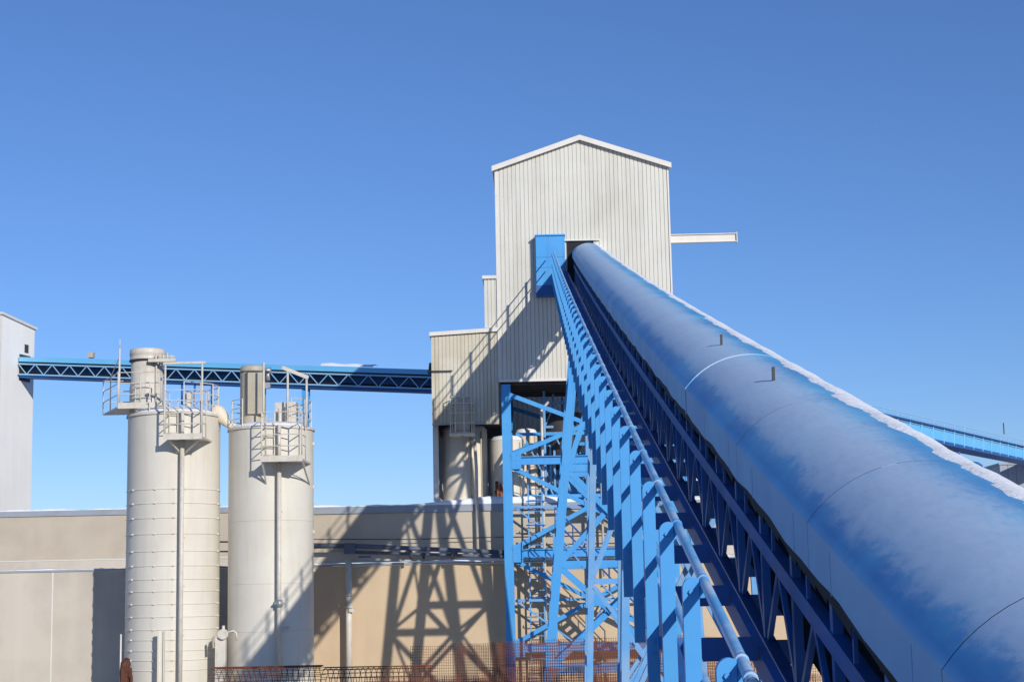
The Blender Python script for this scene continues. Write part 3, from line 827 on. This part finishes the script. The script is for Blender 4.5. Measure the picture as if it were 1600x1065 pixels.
mb.beam((a.x-.05, yp+.06, ztop), (b.x+.1, yp+.06, ztop), .07, .07)
mb.build('hoist_frame', M['silo_steel'], silo)
# filter on top of left silo
fx = at(230, 600, SY+.2).x; fz = at(230, 543, SY-.3).z
mb = MB(); mb.lathe((fx, SY+.2), [(.555, zt1+.1), (.555, fz-.42), (.555, fz-.42)], 32)
mb.lathe((fx, SY+.2), [(.60, fz-.42), (.62, fz-.40), (.60, fz-.34), (.60, fz-.22), (.62, fz-.2), (.60, fz-.02), (.56, fz), (.02, fz+.04)], 32)
fl = mb.build('dust_filter', M['silo_steel'], silo)
mb = MB(); mb.ring((fx, SY+.2), .60, fz-.41, .035, 32, 6); mb.build('clamp_ring', M['dark'], fl)
mb = MB(); q = at(240, 562, SY-.6); mb.box(q.x-.2, q.x+.75, SY-.55, SY-.40, q.z-.06, q.z+.05)
for k in range(5): mb.tube([(q.x+.05+.13*k, SY-.48, q.z+.05), (q.x+.05+.13*k, SY-.45, q.z+.2+.06*(k % 2))], .035, 6)
mb.tube([(q.x, SY-.45, q.z+.15), (q.x+.7, SY-.45, q.z+.12)], .025, 6)
mb.tube([(fx+.42, SY-.28, zt1+.2), (fx+.42, SY-.28, fz-.2)], .03, 6)
mb.build('valve_gear', M['silo_steel'], fl)
# rail ring on the roof
def roof_rail(silo, Xs, R, zt, a0, a1, n=8, h=1.07):
    mb = MB(); pts = []
    for i in range(n+1):
        t = a0+(a1-a0)*i/n; x, y = Xs+(R-.06)*math.cos(t), SY+(R-.06)*math.sin(t)
        mb.tube([(x, y, zt), (x, y, zt+h)], .02, 5); pts.append((x, y))
    for zz in (.35, .70, h): mb.tube([(x, y, zt+zz) for x, y in pts], .017, 5)
    mb.build('roof_railing', M['silo_steel'], silo)
roof_rail(silo, X1, R1, zt1, -1.15, 1.3, 6)
roof_rail(silo, X1, R1, zt1, 2.0, 4.35, 5)
mb = MB(); q = at(294, 640, SY-.5)
mb.tube([(q.x, SY-.5, zt1), (q.x, SY-.5, zt1+.85)], .10, 10); mb.box(q.x-.13, q.x+.13, SY-.65, SY-.35, zt1+.55, zt1+.72); mb.build('level_gauge', M['silo_steel'], silo)
# side platform
A, B, Cc, D = at(184, 634, 55.7), at(219, 634, 55.7), at(204, 646, 57.9), at(161, 647, 57.9)
z = (A.z+D.z)/2
co = [(p.x, p.y) for p in (A, B, Cc, D)]
mb = MB(); mb.hexa([(x, y, z-.05) for x, y in co]+[(x, y, z) for x, y in co]); sp = mb.build('side_platform', M['silo_steel'], silo)
mb = MB(); mb.beam((co[0][0], co[0][1]-.01, z+.02), (co[1][0]+.75, co[1][1]-.01, z+.02), .03, .2); mb.build('toe_plate', M['silo_steel'], sp)
mb = MB()
lst = [co[1], co[0], co[3], co[2]]
mid = ((co[0][0]+co[3][0])/2, (co[0][1]+co[3][1])/2)
lst = [(co[1][0]+.7, co[1][1]), co[1], co[0], mid, co[3], co[2]]
for x, y in lst: mb.tube([(x, y, z), (x, y, z+1.15)], .024, 6)
for zz in (.4, .78, 1.15):
    for p, q in zip(lst[:-1], lst[1:]): mb.tube([(*p, z+zz), (*q, z+zz)], .018, 5)
mb.build('guard_rail', M['silo_steel'], sp)
mb = MB(); zt_ = at(184, 530, 55.7).z
mb.tube([(co[0][0]+.03, co[0][1]+.03, z), (co[0][0]+.03, co[0][1]+.03, zt_-.3)], .035, 6); mb.tube([(co[0][0]+.03, co[0][1]+.03, zt_-.3), (co[0][0]+.03, co[0][1]+.03, zt_)], .018, 6)
mb.tube([(co[0][0]+.03, co[0][1]+.03, zt_-.6), (mid[0], mid[1], z+1.15)], .018, 5)
mb.build('mast', M['silo_steel'], silo)

# right silo
c2_ = at(423.5, 850, SY); X2 = c2_.x; R2 = 1.447
zt2 = at(424, 671, SY-R2*.3).z
silo2 = thing('storage_silo', (X2, SY, 0), 'right cream silo with a smooth shell and a tan filter drum on its top', 'silo')
mb = MB(); mb.lathe((X2, SY), [(R2, 0), (R2, zt2*.35), (R2, zt2*.7), (R2, zt2)], 72); mb.build('shell', M['silo'], silo2)
for py in (812, 911, 986):
    z = at(424, py, SY-R2).z; mb = MB(); mb.ring((X2, SY), R2-.002, z, .012, 64, 5); mb.build('seam', M['silo'], silo2)
mb = MB(); mb.lathe((X2, SY), [(R2+.045, zt2-.03), (R2+.045, zt2+.05), (R2*.5, zt2+.2), (.02, zt2+.26)], 48); mb.build('roof', M['silo_steel'], silo2)
mb = MB(); mb.lathe((X2, SY), [(R2-.03, zt2+.068), (R2-.1, zt2+.14), (R2*.6, zt2+.25), (R2*.5, zt2+.205)], 48, math.pi*1.05, math.pi*1.9)
mb.build('snow_cap', M['snow'], silo2)
zt1 = zt2
plat, a, b, z, yp = silo_front(silo2, X2, R2, 436, 720, 1065, 407.5, 472.5, 716.5, .9, 0, False)
mb = MB(); p = at(436, 942, SY-R2-.14); mb.tube([p+V((0, 0, -.12)), p+V((0, 0, .12))], .12, 10); mb.box(p.x-.16, p.x+.16, p.y-.1, p.y+.1, p.z-.03, p.z+.03)
mb.build('valve', M['steel'], silo2)
mb = MB(); p = at(446, 980, SY-R2-.05); mb.box(p.x-.05, p.x+.1, p.y-.12, p.y+.04, p.z-.05, p.z+.05); mb.build('sensor', M['steel'], silo2)
mb = MB()
for x, py in ((412, 566), (449.5, 580), (479, 590)):
    q = at(x, py, SY-.9); mb.tube([(q.x, SY-.9, zt2), q], .04, 6)
mb.beam(at(441, 574, SY-.9), at(482, 590, SY-.9), .10, .12)
mb.build('hoist_frame', M['silo_steel'], silo2)
fx2 = at(395.5, 620, SY+.3).x; fz2 = at(395, 570, SY).z
mb = MB(); mb.lathe((fx2, SY+.3), [(.445, zt2+.1), (.445, fz2-.22), (.45, fz2-.2), (.45, fz2-.08), (.40, fz2-.01), (.02, fz2+.03)], 32); fl = mb.build('dust_filter', M['filter'], silo2)
mb = MB(); mb.ring((fx2, SY+.3), .45, fz2-.23, .02, 32, 5); mb.build('clamp_ring', M['dark'], fl)
q0, q1 = at(387.5, 582, SY-.2), at(412, 646, SY-.2)
mb = MB(); mb.box(q0.x, q1.x, SY-.25, SY+.05, q1.z, q0.z); dr = mb.build('access_door', M['filter'], fl)
mb = MB()
mb.box(q0.x-.04, q0.x-.002, SY-.262, SY-.1, q1.z, q0.z); mb.box(q0.x-.04, q1.x+.2, SY-.262, SY-.1, q0.z+.002, q0.z+.05)
mb.build('door_frame', M['dark'], dr)
q = at(418, 579, SY-.1); mb = MB(); mb.tube([q-V((.15, 0, 0)), q+V((.12, 0, 0))], [.09, .12], 10); mb.tube([q+V((0, 0, .02)), q+V((.03, 0, -.35))], .07, 8)
mb.box(q.x-.12, q.x+.1, q.y-.1, q.y+.1, q.z-.62, q.z-.42); mb.build('blower', M['steel'], fl)
roof_rail(silo2, X2, R2, zt2, -.9, .9, 4, 1.0); roof_rail(silo2, X2, R2, zt2, 2.1, 4.1, 4, 1.0)
q0 = at(431, 632, SY-.3); q1 = at(463, 660, SY-.3)
mb = MB(); mb.box(q0.x, q0.x+.35, SY-.5, SY-.1, zt2+.12, q0.z+.05); mb.box(q0.x+.4, q1.x, SY-.4, SY+.2, zt2+.12, q0.z+.08)
mb.tube([(q0.x+.2, SY-.7, zt2), (q0.x+.2, SY-.7, zt2+.7)], .06, 8); mb.build('control_box', M['silo_steel'], silo2)
for py in (693, 760, 830, 890):
    p = at(491, py, SY); mb = MB(); mb.box(X2+R2-.01, X2+R2+.06, SY-.05, SY+.05, p.z-.05, p.z+.05)
    mb.build('shell_lug', M['silo_steel'], silo2)
# hose between the silo tops
mb = MB(); mb.tube([at(333, 634, 56.9), at(341, 642, 56.9), at(350, 655, 56.9), at(357, 663, 56.9), at(368, 668, 56.9)], [.13, .24, .22, .12, .14], 12)
tag(mb.build('connecting_duct', M['tank']), 'bulging duct linking the tops of the two front silos', 'duct')
# small foot fittings
mb = MB(); p0, p1 = at(247, 985, 55), at(257.5, 985, 55); mb.box(p0.x, p1.x, 55, 55.03, 0, p0.z)
for x in (p0.x, p1.x-.03): mb.box(x, x+.03, 54.92, 54.998, 0, p0.z)
tag(mb.build('cable_duct', M['silo']), 'upright cream channel section in front of the left silo', 'channel')
vb = thing('valve_box', (at(345, 1000, 55.6).x, 55.6, 0), 'cream valve box with a bent pipe between the feet of the two silos', 'valve')
p = at(345, 1000, 55.6)
mb = MB(); mb.box(p.x-.17, p.x+.17, 55.5, 55.75, 0, p.z+.1); mb.build('body', M['silo_steel'], vb)
mb = MB(); q = at(349, 990, 55.5); mb.tube([q+V((0, -.12, 0)), q+V((0, .1, 0))], .17, 14); mb.tube([q, q+V((0, 0, .28))], .05, 8)
mb.tube([q+V((.1, 0, .05)), at(365, 985, 55.5), at(369, 988, 55.5), at(370, 1000, 55.5)], .035, 8); mb.build('valve', M['silo_steel'], vb)
mb = MB(); q = at(334, 1002, 55.45); mb.beam(q+V((0, 0, -.2)), q+V((-.02, 0, .18)), .04, .14); mb.build('hand_wheel', M['filter'], vb)
mb = MB(); q = at(194, 1045, 55); rr = random.Random(2)
mb.tube([V((q.x, 55, 0)), q+V((0, 0, -.1)), q+V((.05, 0, .2)), q+V((.08, .1, .32))], [.10, .15, .17, .09], 9); mb.box(q.x-.06, q.x+.16, 54.8, 54.86, q.z-.5, q.z+.05); mb.tube([q+V((.1, -.1, -.3)), q+V((.26, -.1, -.2)), q+V((.28, -.1, -.9))], .05, 7)
mb.tube([V((q.x+.2, 55.1, 0)), q+V((.18, 0, .05))], [.1, .07], 7)
tag(mb.build('rusty_pump', M['rust_dark']), 'rust-red machine part at the left foot of the left silo', 'machine')

# ------------------------------------------------------------------ back tanks on the hall roof
def tank(px, R, pyt, Y, label, cage, m='tank'):
    X = at(px, 720, Y).x; zt = at(px, pyt, Y-R*.5).z
    t = thing('roof_tank', (X, Y, ZU), label, 'tank', 'tanks standing on the hall roof under the annex')
    mb = MB(); mb.lathe((X, Y), [(R, ZU+.05), (R, zt-.12), (R*.8, zt), (.02, zt+.06)], 40); mb.build('shell', M[m], t)
    mb = MB(); mb.lathe((X, Y), [(R+.01, zt-.11), (R*.85, zt+.04), (R*.3, zt+.10)], 32); mb.build('snow_cap', M['snow'], t)
    mb = MB(); mb.tube([(X+R*.3, Y-R*.97, ZU+.05), (X+R*.3, Y-R*.97, zt)], .035, 6)
    mb.tube([(X+R*.75, Y-R*.7, ZU+.05), (X+R*.75, Y-R*.7, zt-.2)], .03, 6); mb.build('fill_pipe', M['filter'], t)
    if cage:
        mb = MB(); mb.tube([(X-R+.05, Y-.5, ZU+.05), (X-R-.18, Y-.6, ZU+.3), (X-R-.18, Y-.6, zt+.2), (X-R+.1, Y-.5, zt+.35)], .06, 8); mb.build('vent_pipe', M['silo_steel'], t)
tank(727, .82, 666, 61.45, 'tan tank under the stained annex, with a bent vent pipe at its left side', True)
tank(793, .62, 683, 61.6, 'plain cream tank half hidden behind the blue tower leg', False, 'silo')
tank(823, .42, 672, 62.9, 'small tan tank right of the blue tower leg among the braces', False)
# rusty drums in the dark recess
mb = MB()
q = at(781, 735, 60.95)
for k in range(3): mb.tube([(q.x-.12+.16*k, 60.95, ZU+.01), (q.x-.12+.16*k, 60.95, ZU+.85-.1*k)], .06, 8)
mb.box(q.x-.2, q.x+.3, 60.93, 60.97, ZU+.4, ZU+.5)
tag(mb.build('rusty_manifold', M['rust']), 'rusty manifold of upright pipes in the dark gap between two roof tanks', 'pipework')

# ------------------------------------------------------------------ back conveyor to the left
def lattice_conveyor(P, Q, label, name, hood_h, tr_h, wid, snow=None):
    P, Q = V(P), V(Q); d = (Q-P); Lc = d.length; d.normalize()
    n = V((d.y, -d.x, 0)).normalized()                    # towards the viewer
    if n.y > 0: n = -n
    t = thing(name, P, label, 'conveyor')
    U = V((0, 0, 1))
    def pt(s, off, z): return P+d*s+n*off+U*z
    mb = MB()                                            # hood: low arch
    for i in range(8):
        a0, a1 = math.pi*i/8, math.pi*(i+1)/8
        q = [pt(s, wid/2*math.cos(a), hood_h*.85+hood_h*.15*math.sin(a)) for s in (0, Lc) for a in (a0, a1)]
        mb.add(q, [(0, 1, 3, 2)], True)
    for k in (-1, 1):
        mb.add([pt(0, k*wid/2, .0), pt(Lc, k*wid/2, 0), pt(Lc, k*wid/2, hood_h*.85), pt(0, k*wid/2, hood_h*.85)], [(0, 1, 2, 3)])
    mb.build('hood', M['sunlit_blue'], t)
    mb = MB()
    for k in (-1, 1):
        for z in (-.12, -tr_h): mb.beam(pt(0, k*wid/2, z), pt(Lc, k*wid/2, z), .07, .07)
    mb.build('chord', M['lacing'], t)
    ns = int(Lc/.5)
    for k in (-1, 1):
        mb = MB()
        for i in range(ns):
            s0, s1 = Lc*i/ns, Lc*(i+1)/ns; za, zb = (-tr_h, -.12) if i % 2 else (-.12, -tr_h)
            mb.beam(pt(s0, k*wid/2+.01, za), pt(s1, k*wid/2+.01, zb), .03, .04)
        mb.build('truss_web', M['lacing'], t)
    mb = MB()
    mb.beam(pt(0, 0, -.06), pt(Lc, 0, -.06), wid*.8, .06); mb.beam(pt(0, 0, -tr_h+.12), pt(Lc, 0, -tr_h+.12), wid*.8, .04)
    mb.build('belt', M['rubber'], t)
    mb = MB(); mb.beam(pt(0, -wid*.1, -tr_h-.07), pt(Lc, -wid*.1, -tr_h-.07), wid*1.0, .16)
    mb.beam(pt(0, -wid*.35, -tr_h*.55), pt(Lc, -wid*.35, -tr_h*.55), .04, tr_h*.8)
    mb.build('walkway_tray', M['dblue'], t)
    return t, pt, Lc
# side building first
LBX = at(33, 570, 83).x
P = (at(34, 566, 81.8).x+.1, 81.8, at(34, 566, 81.8).z); Q = V((at(674, 592, 74).x, 74.0, at(674, 586.5, 74).z)); Q = Q+(Q-V(P)).normalized()*1.13
bc, pt, Lc = lattice_conveyor(P, Q, 'thin blue lattice conveyor crossing the sky behind the two front silos', 'lattice_conveyor', .25, .64, .8)
mb = MB(); s0, s1 = Lc*.72, Lc*.835
for i in range(14):
    a, b = s0+(s1-s0)*i/14, s0+(s1-s0)*(i+1)/14
    mb.add([pt(a, .36, .26), pt(b, .36, .26), pt(b, .2, .40+.02*math.sin(i)), pt(a, .2, .40+.02*math.sin(i-1)), pt(a, -.2, .40), pt(b, -.2, .40)], [(0, 1, 2, 3), (3, 2, 5, 4)], True)
s3 = mb.build('hood_snow', M['snow']); s3['kind'] = 'stuff'; tag(s3, 'patch of snow on the back conveyor hood near the annex', 'snow')
mb = MB(); mb.beam(pt(Lc*.955, 0, .28), pt(Lc*.998, 0, .25), .9, .5); mb.build('end_box', M['dark'], bc)
mb = MB(); q = pt(Lc*.175, .1, .42); mb.box(q.x-.12, q.x+.12, q.y-.2, q.y+.2, q.z-.1, q.z+.16); mb.build('motor_box', M['filter'], bc)
mb = MB(); q = pt(Lc*.68, 0, -.7)
mb.hsec((q.x, q.y, 4.3), (q.x, q.y, q.z-.1), .35, .3, .03); mb.build('support_leg', M['blue'], bc)
mb = MB()
for k in (.40, .43, .47): q = pt(Lc*k, .2, -.7); mb = MB(); mb.tube([q, q-V((0, 0, 1.1+.3*(k == .43)))], .05, 6); mb.build('drop_pipe', M['dblue'], bc)

lb = thing('headhouse', (LBX-3.5, 80, 0), 'plain off-white headhouse at the left edge, back conveyor starting from its side', 'building')
zA, zB = at(3, 491, 80).z, at(54, 528, 85.5).z
A_, B_ = at(3, 491, 80), at(54, 528, 82.9)
dv = V((B_.x-A_.x, B_.y-A_.y, 0)).normalized(); nv = V((dv.y, -dv.x, 0)); Lw = (V((B_.x, B_.y, 0))-V((A_.x, A_.y, 0))).length
xy = lambda u, o_=0: (A_.x+dv.x*u+nv.x*o_, A_.y+dv.y*u+nv.y*o_)
mb = MB(); mb.ribs(xy(0), xy(Lw), lambda q: 0, lambda q: zA+(zB-zA)*q/Lw, .9, .002, .02, (nv.x, nv.y)); mb.build('wall', M['white_clad'], lb)
mb = MB(); mb.ribs(xy(0, -7), xy(0), lambda q: 0, lambda q: zA, .9, .002, .02, (-dv.x, -dv.y)); mb.build('wall', M['white_clad'], lb)
mb = MB(); mb.ribs(xy(Lw), xy(Lw, -7), lambda q: 0, lambda q: zB, .9, .002, .02, (dv.x, dv.y)); mb.build('wall', M['white_clad'], lb)
mb = MB(); c4 = [(*xy(-.1, -7), zA), (*xy(-.1, .1), zA), (*xy(Lw+.1, .1), zB), (*xy(Lw+.1, -7), zB)]
mb.hexa(c4+[(x, y, z+.12) for x, y, z in c4]); mb.build('roof', M['trim'], lb)
mb = MB(); c4 = [xy(-.025, -.05), xy(-.025, .02), xy(-.002, .02), xy(-.002, -.05)]
mb.hexa([(x, y, 0) for x, y in c4]+[(x, y, zA-.02) for x, y in c4]); mb.build('corner_trim', M['trim'], lb)
mb = MB(); uo = Lw*.58
def patch_(u0, u1, py0, py1):
    z0, z1 = at(36, py1, 81.7).z, at(36, py0, 81.7).z; c4 = [xy(u0, .004), xy(u0, .02), xy(u1, .02), xy(u1, .004)]
    mb.hexa([(x, y, z0) for x, y in c4]+[(x, y, z1) for x, y in c4])
patch_(uo-.1, uo+.9, 553, 594); patch_(uo+.35, uo+.7, 536, 549)  # dark plates on the wall paint the shade inside the gaps
mb.build('dark_opening_plate', M['dark'], lb)

# ------------------------------------------------------------------ conveyor far right and the shed beyond
rc = thing('lattice_conveyor', (30, 127, 12), 'distant bright blue conveyor with a handrail behind the snowy hood at right', 'conveyor')
def rp(px, py, Y): return at(px, py, Y)
def lin(py0, py1):                                       # world line through two sightings, extended both ways
    a, b = at(1476, py0, 127), at(1600, py1, 153); d = b-a
    return a-d*.9, b+d*1.4
def rbeam(name, py0, py1, w, h, m, off=0):
    a, b = lin(py0, py1); o_ = V((0, off, 0)); mb = MB(); mb.beam(a+o_, b+o_, w, h); return mb.build(name, m, rc)
rbeam('side_panel', 681, 709, .12, .82, M['sunlit_blue'])
rbeam('side_panel', 681, 709, .12, .72, M['sunlit_blue'], 1.6)
rbeam('belt', 669.5, 698, 1.3, .10, M['dblue'], .8)
rbeam('chord', 672.5, 701, .14, .09, M['lacing'], -.1)
rbeam('chord', 691, 717.5, .14, .12, M['dblue'], -.05)
rbeam('bottom_tray', 695.5, 720.5, 1.7, .10, M['dblue'], .8)
for pa, pb_ in ((661, 690), (665, 694)): rbeam('handrail', pa, pb_, .05, .05, M['lacing'], -.35)
a, b = lin(661, 690); a2, b2 = lin(697, 722)
ns = 30
for i in range(ns+1):
    mb = MB(); t = i/ns; p, q = a.lerp(b, t), a2.lerp(b2, t)
    mb.beam((p.x, p.y-.35, p.z), (p.x, p.y-.35, p.z-.75), .05, .05)
    mb.beam((p.x, p.y-.085, p.z-.55), (p.x, p.y-.085, q.z), .06, .04)
    mb.build('handrail_post', M['sunlit_blue'], rc)
mb = MB(); p = lin(700, 724)[0].lerp(lin(700, 724)[1], .31)
for dx in (-.5, .5): mb.beam((p.x+dx, p.y+.8, 0), (p.x+dx*.7, p.y+.8, p.z), .2, .2)
mb.tube([at(1520, 722, 131), at(1528, 723, 131), at(1534, 727, 131), at(1534, 731, 131)], .09, 6)
mb.build('support_leg', M['dblue'], rc)
mb = MB(); q = at(1569, 678, 146); mb.tube([q, q+V((0, 0, 1.0))], .05, 5); mb.build('mast', M['dark'], rc)
sh = thing('shed', (47, 165, 0), 'grey windowless shed beyond the roof at the right edge', 'building')
q = at(1562, 726, 165)
mb = MB(); mb.ribs((q.x, 165), (q.x+16, 165), lambda u: 0, lambda u: q.z, .8, .05, .06, (0, -1)); mb.build('wall', M['flash'], sh)
mb = MB(); mb.ribs((q.x, 177), (q.x, 165), lambda u: 0, lambda u: q.z, .8, .05, .06, (-1, 0)); mb.build('wall', M['flash'], sh)
mb = MB(); mb.box(q.x-.1, q.x+16, 164.9, 177, q.z+.002, q.z+.2); mb.build('roof', M['flash'], sh)

# ------------------------------------------------------------------ rebar mesh in front
def mesh_sheet(w, h, gx, gy, r):
    mb = MB(); x = 0; bow = lambda x_, z_: .05*math.sin(x_*2.1)+.06*(z_/h)**2*math.sin(x_*3.7+1)
    while x <= w+1e-6: 
        zs_ = [0, h*.35, h*.7, h+.03*math.sin(x*9)]
        for za_, zb_ in zip(zs_[:-1], zs_[1:]): mb.beam((x-w/2, bow(x, za_), za_), (x-w/2, bow(x, zb_), zb_), r, r, (0, 1, 0))
        x += gx
    z = gy*.5
    while z <= h: 
        for q in range(8):
            xa_, xb_ = w*q/8, w*(q+1)/8; mb.beam((xa_-w/2, bow(xa_, z)-r, z), (xb_-w/2, bow(xb_, z)-r, z), r, r, (0, 1, 0))
        z += gy
    return mb
sheet = mesh_sheet(2.6, 2.45, .055, .075, .0088).build('rebar_mesh_sheet', M['rust'])
rr = random.Random(21); k = 0
places = [(-2.0, 41.5, 1.0), (-.9, 40.6, 1.02), (.1, 41.0, 1.0), (.9, 39.5, .98), (1.6, 42, 1.0), (2.5, 40.2, .97), (3.6, 41.2, 1.0), (4.4, 39.6, .95), (5.6, 40.4, .96),
          (-1.5, 38.0, .72), (-.2, 37.4, .75), (1.0, 37.8, .74), (2.2, 37.0, .72), (3.4, 37.6, .74), (4.6, 37.2, .7), (5.6, 36.8, .72), (-2.8, 38.6, .70), (-2.2, 36.9, .62), (-1.0, 36.2, .6), (.4, 36.3, .62), (1.7, 35.8, .6), (2.9, 36.2, .6)]
where = ['behind the blue leg, back row', 'back row, just right of the leg foot', 'back row, under the left trestle leg']
for x, y, s in places:
    o = sheet if k == 0 else sheet.copy()
    if k: C.objects.link(o)
    o.location = (x, y, .0); o.scale = (1, 1, s*rr.uniform(.86, 1.0)); o.rotation_euler = (rr.uniform(-.12, .04), rr.uniform(-.02, .02), rr.uniform(-.16, .16))
    row = 'taller back row' if s > .9 else 'low front row'
    tag(o, 'rusty welded mesh sheet standing in the %s before the tan wall' % row, 'mesh sheet', 'rusty mesh sheets, %s' % row); k += 1
def mesh_roll(R, w, seed):
    mb = MB(); n = 26; r_ = random.Random(seed)
    x = 0
    while x <= w:
        pts = [(x, (R+.02*math.sin(3*t+x*2))*math.cos(t), R+(R+.02*math.sin(3*t+x*2))*math.sin(t)) for t in [2*math.pi*i/n for i in range(n+1)]]
        mb.tube(pts, .007, 4, cap=False); x += .12
    for i in range(36):
        t = 2*math.pi*i/36+r_.uniform(-.03, .03); mb.tube([(0, (R+.014)*math.cos(t), R+(R+.014)*math.sin(t)), (w, (R+.014)*math.cos(t), R+(R+.014)*math.sin(t))], .007, 4)
    return mb.build('rebar_mesh_roll', M['rust'])
ra = mesh_roll(.96, 2.4, 1)
ra.location = (at(333, 1050, 37).x, 37, 0); ra.rotation_euler = (0, 0, .02)
tag(ra, 'rusty mesh roll lying before the feet of the silos, leftmost roll', 'mesh roll', 'rusty mesh rolls')
rb = ra.copy(); C.objects.link(rb); rb.location = (ra.location.x+2.46, 37.25, 0); rb.rotation_euler = (.3, 0, -.02)
rb['label'] = 'rusty mesh roll lying before the downpipe, between the silos and the blue leg'

# ------------------------------------------------------------------ light
sun_dir = V((.55, -1, .43)).normalized()                 # towards the sun
w = bpy.data.worlds.new('World'); bpy.context.scene.world = w; w.use_nodes = True
nt = w.node_tree
bg = nt.nodes['Background']; sky = nt.nodes.new('ShaderNodeTexSky'); sky.sky_type = 'NISHITA'; sky.sun_disc = False
sky.sun_elevation = math.asin(sun_dir.z); sky.sun_rotation = math.atan2(sun_dir.x, sun_dir.y)
sky.altitude = 100; sky.air_density = .97; sky.dust_density = 0; sky.ozone_density = 8.0
tint = nt.nodes.new('ShaderNodeMix'); tint.data_type = 'RGBA'; tint.blend_type = 'MULTIPLY'; tint.inputs[0].default_value = 1
tint.inputs[7].default_value = (1.10, .97, 1.02, 1)
nt.links.new(sky.outputs[0], tint.inputs[6]); nt.links.new(tint.outputs[2], bg.inputs[0]); bg.inputs[1].default_value = .117
sl = bpy.data.lights.new('sun', 'SUN'); sl.energy = 3.75; sl.angle = math.radians(.5); sl.color = (1, .955, .87)
so = bpy.data.objects.new('sun', sl); C.objects.link(so)
so.rotation_euler = sun_dir.to_track_quat('Z', 'Y').to_euler(); so.location = (20, -30, 40)
vs_ = bpy.context.scene.view_settings
vs_.view_transform = 'Standard'; vs_.look = 'None'; vs_.exposure = .0; vs_.gamma = 1
